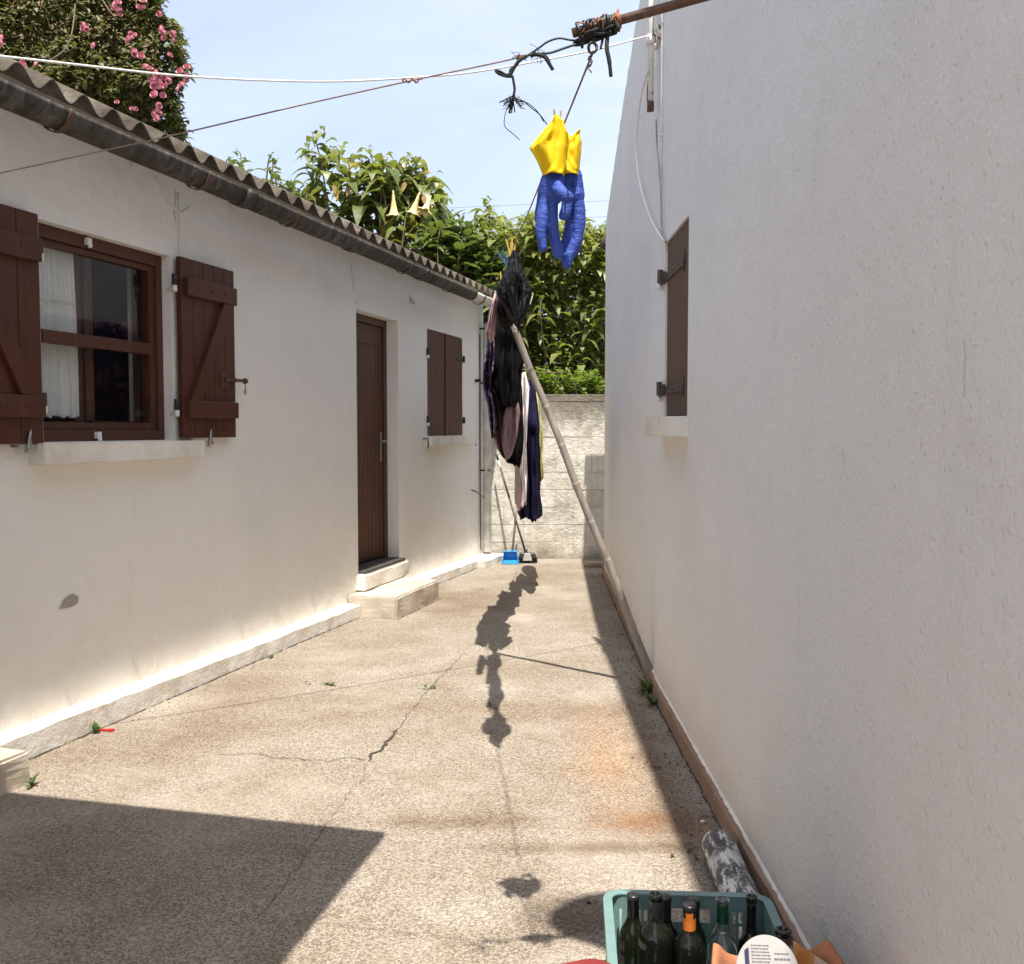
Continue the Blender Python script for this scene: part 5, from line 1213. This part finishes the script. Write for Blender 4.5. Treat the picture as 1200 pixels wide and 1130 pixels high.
# ================================================================== VEGETATION
def add_leaf(mb, base, d, up, L, W, droop=.3, fold=.25, seg=4, wave=0.0):
    d = d.normalized(); s_ = d.cross(up)
    if s_.length < 1e-3: s_ = d.orthogonal()
    s_.normalize(); u = s_.cross(d).normalized(); b0 = len(mb.v)
    prof = {3: (.0,.95,.75,.0), 4: (.06,.80,1.0,.62,.0), 5: (.06,.62,1.0,.88,.48,.0)}[seg]
    for i in range(seg+1):
        t = i/seg; c_ = base + d*(L*t*(1-.18*droop*t)) + Vector((0,0,-1))*(L*droop*t*t) ; w_ = W*.5*prof[i]
        mb.v.append(c_ - s_*w_ + u*(w_*fold + wave*W*math.sin(i*2.1))); mb.v.append(c_); mb.v.append(c_ + s_*w_ + u*(w_*fold - wave*W*math.sin(i*2.1+1)))
    for i in range(seg):
        a = b0+3*i
        mb.f += [[a,a+3,a+4,a+1],[a+1,a+4,a+5,a+2]]; mb.sm += [True, True]
def rdir(r3, zlo=-1, zhi=1):
    z = r3.uniform(zlo, zhi); a = r3.uniform(0, 6.283); q = math.sqrt(max(0, 1-z*z)); return Vector((q*math.cos(a), q*math.sin(a), z))
def interp(poly, u):
    if u <= poly[0][0]: return poly[0][1]
    for (a, b), (c, d) in zip(poly, poly[1:]):
        if u <= c: return b+(d-b)*(u-a)/(c-a)
    return poly[-1][1]
def shrub(name, label, cat, tips, base, mat, L=(.16,.25), Wf=.42, per=(7,11), droop=(.3,.7), twig=.35, group=None, seg=4, stemr=.02, under=True, stem_every=1, updir=.3):
    t = thing(name, label, cat, base, 0, group); r3 = random.Random(len(label)*7+len(tips))
    lf = MB(); st = MB(); B0 = Vector(base)
    for i, p in enumerate(tips):
        ax = Vector((r3.uniform(-.5,.5), r3.uniform(-.5,.5), 1)).normalized(); k = r3.randint(*per); tl = twig*r3.uniform(.6,1.2)
        for j in range(k):
            f = j/k; q = p - ax*tl*f; an = j*2.4+r3.uniform(-.4,.4); hor = Vector((math.cos(an), math.sin(an), 0))
            d = (hor*(0.55+.5*f) + ax*(updir+.7*(1-f)) + Vector((0,0,r3.uniform(-.25,.1)))).normalized()
            Ls = r3.uniform(*L)*(0.55+.6*min(1,f*2.0)); add_leaf(lf, q, d, Vector((0,0,1))+hor*-.2, Ls, Ls*Wf*r3.uniform(.85,1.15), r3.uniform(*droop), r3.uniform(.1,.45), seg, .03)
        if i % stem_every == 0:
            q = p-ax*tl; mid = q.lerp(B0, .35)+Vector((r3.uniform(-.15,.15), r3.uniform(-.15,.15), -.1))
            st.tube(smoothpath([p, q, mid, q.lerp(B0,.75)+Vector((r3.uniform(-.1,.1),0,-.05)), B0+Vector((r3.uniform(-.1,.1), r3.uniform(-.1,.1), 0))], 3), [stemr*.25+stemr*.75*k2/12 for k2 in range(13)], 5, False)
    lf.build('crown', mat, t); st.build('trunk', M_BARK, t); return t
def region_tips(n, u0, u1, top, bot, y0, y1, seed, edge=0.25):
    r3 = random.Random(seed); out = []
    while len(out) < n:
        u = r3.uniform(u0, u1); vt = interp(top, u); vb = interp(bot, u) if isinstance(bot, list) else bot
        v = vt + (vb-vt)*(r3.random()**1.15); out.append(at(u, v+4, r3.uniform(y0, y1)))
    return out
# angel's trumpet behind the far end of the low house
top = [(355,172),(362,158),(375,150),(388,168),(400,176),(415,168),(432,172),(445,182),(455,176),(468,180),(482,178),(495,196),(512,196),(522,214),(530,240)]
tp = region_tips(120, 357, 522, top, 285, 12.25, 13.4, 5) + [at(u, v, 12.6) for u, v in ((461,216),(468,222),(455,224),(490,216),(497,222),(484,226),(505,220),(510,226),(366,157),(376,152),(362,168),(402,172),(432,174),(478,182),(486,188),(511,204),(470,188),(420,180),(444,188))]
at_ = shrub('angel_trumpet', 'tall drooping shrub with cream trumpet flowers behind the low roof', 'shrub', tp, tuple(at(450, 503, 12.9)[:2])+(0,), M_LEAF_TR, (.27,.45), .38, (6,9), (.5,1.1), .52, None, 5, .022, stem_every=4)
def trumpet(pos, rz, L=.26):
    m = MB(); n = 30; q = Matrix.Rotation(rz, 3, 'Z') @ Matrix.Rotation(R(8+9*rz), 3, 'X')
    rings = []
    for r_, z, lob in ((.006,.03,0),(.008,0,0),(.016,-.02,0),(.019,-.06,0),(.027,-.10,0),(.036,-.14,.02),(.045,-.175,.05),(.056,-.203,.12),(.076,-.222,.28),(.082,-.212,.34)):
        rings.append([Vector(pos) + q @ Vector((r_*(1+lob*math.cos(5*a))*math.cos(a), r_*(1+lob*math.cos(5*a))*math.sin(a), z*L/.235 - .025*lob*math.cos(5*a))) for a in [2*math.pi*k/n for k in range(n)]])
    m.loft(rings, True, False); return m
for k, (u, v) in enumerate(((461,227),(490.5,229),(504,232),(387,216))):
    if k < 3: trumpet(at(u, v, 12.15), k*1.3, .25 if k else .28).build('flower', M_TRUMP, at_, solid=.003)
M_YLEAF = simple('yellow_leaf', (0.26,0.16,0.04), .7, .3, 20); r3 = random.Random(2)
for u, v in ((391,222),(393,229),(410,224),(475,219),(496,234)):
    p = at(u, v-6, 12.2); ym = MB(); add_leaf(ym, p, Vector((r3.uniform(-.3,.3),-.3,-1)), Vector((0,-1,.2)), .14, .06, .1, .5, 5, .08); ym.build('withered_leaf', M_YLEAF, at_)
# small sprigs left of it
top = [(262,190),(276,178),(290,188),(300,196),(315,178),(325,182),(335,205),(345,208),(358,214)]
tp = region_tips(30, 266, 292, [(262,196),(276,182),(292,200)], 215, 11.9, 12.5, 8)[:12] + [at(u, v, 12.2) for u, v in ((277,177),(270,186),(283,190),(318,181),(324,188),(316,200))] + region_tips(46, 312, 362, [(312,206),(322,200),(340,212),(362,222)], 262, 12.0, 12.8, 9)
shrub('leafy_shrub', 'low sparse shrub whose sprigs poke over the roof left of the angel trumpet', 'shrub', tp, tuple(at(320, 503, 12.4)[:2])+(0,), M_LEAF_BIG, (.13,.20), .45, (5,8), (.2,.5), .25, None, 4, .022)
# broad leaved shrub right above the far roof corner
top = [(495,262),(510,258),(525,246),(540,252),(552,258),(562,262),(580,282),(600,300)]
tp = region_tips(120, 498, 600, top, 345, 11.75, 12.5, 15) + [at(u, v, 12.0) for u, v in ((528,250),(540,254),(550,262),(516,262))]
shrub('broad_leaf_shrub', 'broad leaved dark green shrub just above the far roof corner', 'shrub', tp, tuple(at(560, 503, 12.2)[:2])+(0,), M_LEAF_BIG, (.20,.30), .40, (6,9), (.2,.6), .35, None, 5, .016, stem_every=9)
# big loose fruit tree over the block wall
top = [(535,285),(548,270),(560,246),(567,230),(576,232),(582,248),(592,244),(604,250),(618,246),(630,238),(642,238),(655,256),(668,244),(678,240),(688,248),(698,262),(712,256),(735,250),(790,240),(860,250)]
tp = region_tips(900, 538, 760, top, 462, 12.0, 14.4, 25) + region_tips(120, 538, 720, top, [(a, b+26) for a, b in top], 12.0, 13.4, 26) + [at(u, v, 12.3) for u, v in ((569,231),(573,236),(633,240),(642,242),(676,244),(694,262),(702,268))]
ft = shrub('fruit_tree', 'large bright green tree rising behind the block wall', 'tree', tp, tuple(at(655, 503, 13.4)[:2])+(0,), M_LEAF_TREE, (.14,.26), .40, (7,11), (.35,1.0), .50, None, 4, .016, stem_every=22)
m = MB()
bx, by = at(655,503,13.4)[:2]
for (u, v), q in (((600,330),.05),((690,320),.05),((640,290),.06),((712,380),.05),((580,300),.04)):
    e_ = at(u, v, 13.3); m.tube(smoothpath([Vector((bx,by,0)), Vector((bx,by,.9)).lerp(e_,.15), Vector((bx,by,1.2)).lerp(e_,.55), e_], 6), [.09-.075*i/18 for i in range(19)], 8)
m.build('limb', M_BARK, ft)
# dark backing shrub, leaf colour painted dark for the deep shade of the garden
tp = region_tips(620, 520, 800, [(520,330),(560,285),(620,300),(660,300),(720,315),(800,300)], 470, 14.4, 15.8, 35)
shrub('shade_shrub', 'dense dark evergreen standing deep in the garden behind the bright tree', 'shrub', tp, tuple(at(660, 503, 15.2)[:2])+(0,), M_LEAF_DARK, (.20,.30), .5, (8,11), (.2,.6), .4, None, 3, .02, stem_every=40)  # dark leaves stand in for the deep shade of the garden
# trailing vine on the wall top
tp = [at(rnd.uniform(612,712), rnd.uniform(432,461), rnd.uniform(11.25,11.7)) for _ in range(130)]
shrub('vine', 'light green creeping plant spilling along the top of the block wall', 'plant', tp, tuple(at(660, 463, 11.5)), M_LEAF_VINE, (.08,.13), .55, (5,8), (.2,.6), .16, None, 4, .008, stem_every=3)
m = MB(); m.tube(smoothpath([at(618,437,11.4), at(640,437,11.4), at(664,437.5,11.42)]), .012, 6); tag(m.build('rusty_rod', M_RUST), 'rusty rod lying among the leaves just above the block wall', 'rod')

# house behind with the climbing rose
RB = thing('tan_house', 'tan rendered house behind the low roof, nearly hidden by a climbing rose', 'house', (-7.2, 15, 0))
m = MB(); xr = at(186, 20, 13.2).x; m.hexa([Vector((a, b, z)) for z in (-.1, 8.2) for a, b in ((-11,13.2),(xr,13.2),(xr-2.2,17),(-11,17))]); m.build('wall', M_TANWALL, RB)
m = MB(); m.hexa([Vector(p) for p in ((-11.2,13.0,8.2),(xr+.1,13.0,8.2),(xr-2.1,17.2,8.2),(-11.2,17.2,8.2),(-11.2,13.0,8.35),(xr+.1,13.0,8.35),(xr-2.1,17.2,8.35),(-11.2,17.2,8.35))]); m.build('roof', bpy.data.materials['clay_roof'], RB)
m = MB(); m.box((-9.6,13.17,1.2),(-8.6,13.198,2.4)); m.build('window', M_DARK, RB)
cr = thing('climbing_rose', 'climbing rose with pink blooms covering the tan house at upper left', 'climbing plant', (-5.6, 12.9, 0))
lf = MB(); r3 = random.Random(44)
edge = [(-60,185),(0,186),(12,184),(22,192),(30,206),(45,209),(60,210),(75,216),(90,215),(105,206),(120,205),(140,208),(158,212),(210,210)]
def redge(v): return interp(edge, v)
twg = MB()
for i in range(21000):
    v = r3.uniform(-30, 190); u = r3.uniform(-60, redge(v)) if r3.random() < .86 else redge(v)-abs(r3.gauss(0,14))+3
    u += max(-3, r3.gauss(0,3)) + 9*max(0, noise.noise(Vector((v*.09, 3, 0)))-.1)*(u > redge(v)-16)
    lump = noise.noise(Vector((u*.018, v*.018, 1)))*.30 + noise.noise(Vector((u*.05, v*.05, 4)))*.16
    y = 12.95 - .12 - lump - r3.uniform(0,.42)
    bare = noise.noise(Vector((u*.012+5, v*.012, 9)))
    if bare > .12 and r3.random() < .45 and y < 12.6: continue
    p = at(u, v, y); d = rdir(r3, -.8, .5); d.y -= .3; L_ = r3.uniform(.07,.125)
    add_leaf(lf, p, d, Vector((0,-.6,1)), L_, L_*.58, r3.uniform(0,.4), r3.uniform(.05,.4), 3)
lf.build('foliage', M_LEAF_ROSE, cr)
for i in range(170):
    v = r3.uniform(-40, 180); u = r3.uniform(-60, redge(v)-40)
    if i < 100: u = r3.uniform(-20, 120); v = r3.uniform(-30, 95)
    y = 12.6 - noise.noise(Vector((u*.018, v*.018, 1)))*.30; p = at(u, v, y); pts = [p]
    dd = rdir(r3, -1, .4); dd.y *= .3
    for k in range(5): dd = (dd+rdir(r3)*.35).normalized(); pts.append(pts[-1]+dd*r3.uniform(.05,.16))
    twg.tube(smoothpath(pts, 3), r3.uniform(.003,.006), 4, False)
twg.tube(smoothpath([at(88,5,12.2), at(87,20,12.15), at(84,40,12.1), at(80,52,12.1), at(72,62,12.1), at(60,70,12.1), at(55,74,12.15)]), .008, 5); twg.tube(smoothpath([at(120,0,12.2), at(128,12,12.15), at(134,20,12.15)]), .007, 5)
twg.build('twigs', M_TWIG, cr)['kind'] = 'stuff'
m = MB(); m.tube(smoothpath([(-5.2,12.85,0),(-5.3,12.7,1.5),(-5.6,12.6,3.5),(-5.4,12.5,6)]), .05, 8); m.tube(smoothpath([(-5.2,12.85,0),(-5.0,12.7,2.5),(-4.8,12.6,5)]), .04, 8); m.build('trunk', M_BARK, cr)
def bloom_mesh():
    m = MB(); r4 = random.Random(6)
    for ring, (k, rr4, h, w_) in enumerate(((8,.048,.012,.055),(7,.036,.028,.048),(6,.024,.038,.036),(4,.012,.042,.024))):
        for j in range(k):
            a = 2*math.pi*(j+.37*ring)/k; o_ = Vector((math.cos(a), math.sin(a), 0)); s_ = Vector((-math.sin(a), math.cos(a), 0)); b0 = len(m.v)
            for i, (ro, zo, ww) in enumerate(((.3,.0,.4),(.85,.3,.9),(1.05,.75,1.0),(.95+.2*(ring==0),1.05,.6))):
                for q in (-1, 0, 1): m.v.append(o_*(rr4*ro*(1 if q == 0 else .86)) + s_*(q*w_*.5*ww) + Vector((0,0,h*zo*1.1 + (.004 if q else 0))))
            for i in range(3):
                for q in range(2): m.f.append([b0+3*i+q, b0+3*i+q+1, b0+3*i+q+4, b0+3*i+q+3]); m.sm.append(True)
    me = bpy.data.meshes.new('bloom'); me.from_pydata([tuple(v) for v in m.v], [], m.f); me.polygons.foreach_set('use_smooth', m.sm); me.materials.append(M_PETAL); return me
bme = bloom_mesh()
BL = [(138,4,1.3),(139,12,1.2),(134,8,1.2),(140,17,1.0),(168,2,1.2),(163,9,1.1),(168,9,1.0),(99,30,1.1),(101,34,1.0),(97,34,.9),(152,46,1.3),(158,42,1.0),(153,40,.9),(150,48,1.0),(110,54,1.1),(158,63,1.2),(165,66,1.2),(157,59,.9),(190,35,1.3),(193,39,1.0),(187,17,1.0),(203,40,1.1),(204,47,.9),(191,45,.8),(199,65,1.0),(171,79,1.2),(176,81,1.0),(183,86,1.2),(178,94,1.3),(186,96,1.3),(180,101,1.2),(188,103,1.1),(194,90,1.2),(198,95,1.1),(181,111,1.4),(191,112,1.1),(187,90,1.2),(192,101,1.2),(211,84,1.2),(219,79,1.2),(219,88,1.0),(218,94,1.0),(213,100,1.2),(209,105,.9),(186,124,1.1),(185,130,1.1),(181,134,1.0),(184,139,1.1),(188,133,.9),(137,120,.8),(155,128,.9),(159,128,.7),(26,75,1.1),(28,78,.9),(43,76,1.0),(2,46,1.4),(1,51,1.0)]
r3 = random.Random(31); minv = FRAME[cr.name].inverted()
for u, v, sc in BL:
    o = bpy.data.objects.new('bloom', bme); COL.objects.link(o); o.parent = cr; o.location = minv @ at(u, v, 12.05+r3.uniform(-.05,.05)); k = sc*.72; o.scale = (k, k, k)
    o.rotation_euler = (R(80)+r3.uniform(-.6,.6), r3.uniform(-.5,.5), r3.uniform(-.7,.7)); FRAME[o.name] = FRAME[cr.name]

# weeds
def weed(label, p, n, L, seed, spread=1.0, grass=False):
    r4 = random.Random(seed); m = MB()
    for i in range(n):
        a = r4.uniform(0, 6.28); d = Vector((math.cos(a)*spread, math.sin(a)*spread, r4.uniform(.5,1.3))).normalized(); l_ = L*r4.uniform(.6,1.1)
        b_ = p + Vector((r4.uniform(-.015,.015)*spread, r4.uniform(-.015,.015)*spread, 0))
        add_leaf(m, b_, d, Vector((0,0,1)), l_, l_*(.10 if grass else .28), r4.uniform(.1,.5), .3, 4)
    o = m.build('weed', M_WEED); tag(o, label, 'weed', 'weeds in the floor'); return o
weed('weed with pointed leaves by the corner of the concrete block at far left', gnd(37, 921), 7, .085, 1, .7)
weed('upright sprig of weed beside the red peg', gnd(113, 860), 8, .085, 2, .35)
weed('small tuft of weed at the kerb below the plaster crack', gnd(318, 771), 9, .05, 3, .9)
weed('small weed alone in the open floor left of the long crack', gnd(385, 803), 9, .06, 4, 1.2)
weed('flat weed growing in the top of the long crack', gnd(503, 807), 16, .035, 5, 1.6)
p = gnd(766, 812); p.x = RX(p.y)-.045
m_ = weed('bushy weed with narrow leaves against the terracotta skirting', p, 40, .15, 6, .75, True)
p2 = gnd(774, 826); p2.x = RX(p2.y)-.04; weed('second tuft of narrow leaves just nearer along the skirting', p2, 26, .13, 7, .7, True)
dl = MB(); r4 = random.Random(9)
for u, v in ((360,801),(364,803),(577,829),(579,831),(573,827),(577,833),(769,902),(764,900),(790,1003),(808,1002),(815,1008)):
    p = gnd(u, v); add_leaf(dl, p+Vector((0,0,.006)), Vector((r4.uniform(-1,1), r4.uniform(-1,1), .15)), Vector((0,0,1)), .03, .014, .2, .6, 3)
tag(dl.build('dry_leaves', simple('dead_leaf', (0.07,0.045,0.03), .9, .4, 60)), 'scatter of small dead leaves on the lane floor', 'leaf litter', kind='stuff')

# ================================================================== LIGHT, SKY, CAMERA
S = Vector((A, -B, 1)).normalized()
el = math.asin(S.z); az = math.atan2(S.x, S.y)
sun = bpy.data.lights.new('sun', 'SUN'); sun.energy = 3.6; sun.angle = R(0.55); sun.color = (1.0, 0.945, 0.86)
so = bpy.data.objects.new('sun', sun); COL.objects.link(so); so.rotation_euler = (-S).to_track_quat('-Z', 'Y').to_euler(); so.location = (1, -3, 9)
w = bpy.data.worlds.new('World'); SC.world = w; w.use_nodes = True; nt = w.node_tree; bg = nt.nodes['Background']
sky = nt.nodes.new('ShaderNodeTexSky'); sky.sky_type = 'NISHITA'; sky.sun_disc = False; sky.sun_elevation = el; sky.sun_rotation = az; sky.dust_density = 2.5; sky.air_density = 1.0; sky.ozone_density = 1.0
tc = nt.nodes.new('ShaderNodeTexCoord'); mp = nt.nodes.new('ShaderNodeMapping'); nt.links.new(tc.outputs['Generated'], mp.inputs[0]); mp.inputs['Scale'].default_value = (1.2, 1.2, 4.0); mp.inputs['Location'].default_value = (.3, .1, .2)
nz = nt.nodes.new('ShaderNodeTexNoise'); nt.links.new(mp.outputs[0], nz.inputs['Vector']); nz.inputs['Scale'].default_value = 2.2; nz.inputs['Detail'].default_value = 7; nz.inputs['Roughness'].default_value = .55; nz.inputs['Distortion'].default_value = .6
cr_ = nt.nodes.new('ShaderNodeValToRGB'); nt.links.new(nz.outputs[0], cr_.inputs[0]); cr_.color_ramp.elements[0].position = .30; cr_.color_ramp.elements[0].color = (.45,.45,.45,1); cr_.color_ramp.elements[1].position = .75; cr_.color_ramp.elements[1].color = (.80,.80,.80,1)
mx = nt.nodes.new('ShaderNodeMix'); mx.data_type = 'RGBA'; nt.links.new(cr_.outputs[0], mx.inputs[0]); nt.links.new(sky.outputs[0], mx.inputs[6]); mx.inputs[7].default_value = (5.0, 5.5, 6.7, 1)
nt.links.new(mx.outputs[2], bg.inputs[0]); bg.inputs[1].default_value = 0.096
cam = bpy.data.cameras.new('camera'); co = bpy.data.objects.new('camera', cam); COL.objects.link(co); SC.camera = co
co.location = (0, 0, CAM_H); co.rotation_euler = (math.pi/2-PITCH, 0, 0); cam.sensor_fit = 'HORIZONTAL'; cam.sensor_width = 36; cam.lens = 36*FPX/1200; cam.clip_start = .02; cam.clip_end = 500
SC.view_settings.view_transform = 'Standard'; SC.view_settings.look = 'None'; SC.view_settings.exposure = 1.14; SC.view_settings.gamma = 1
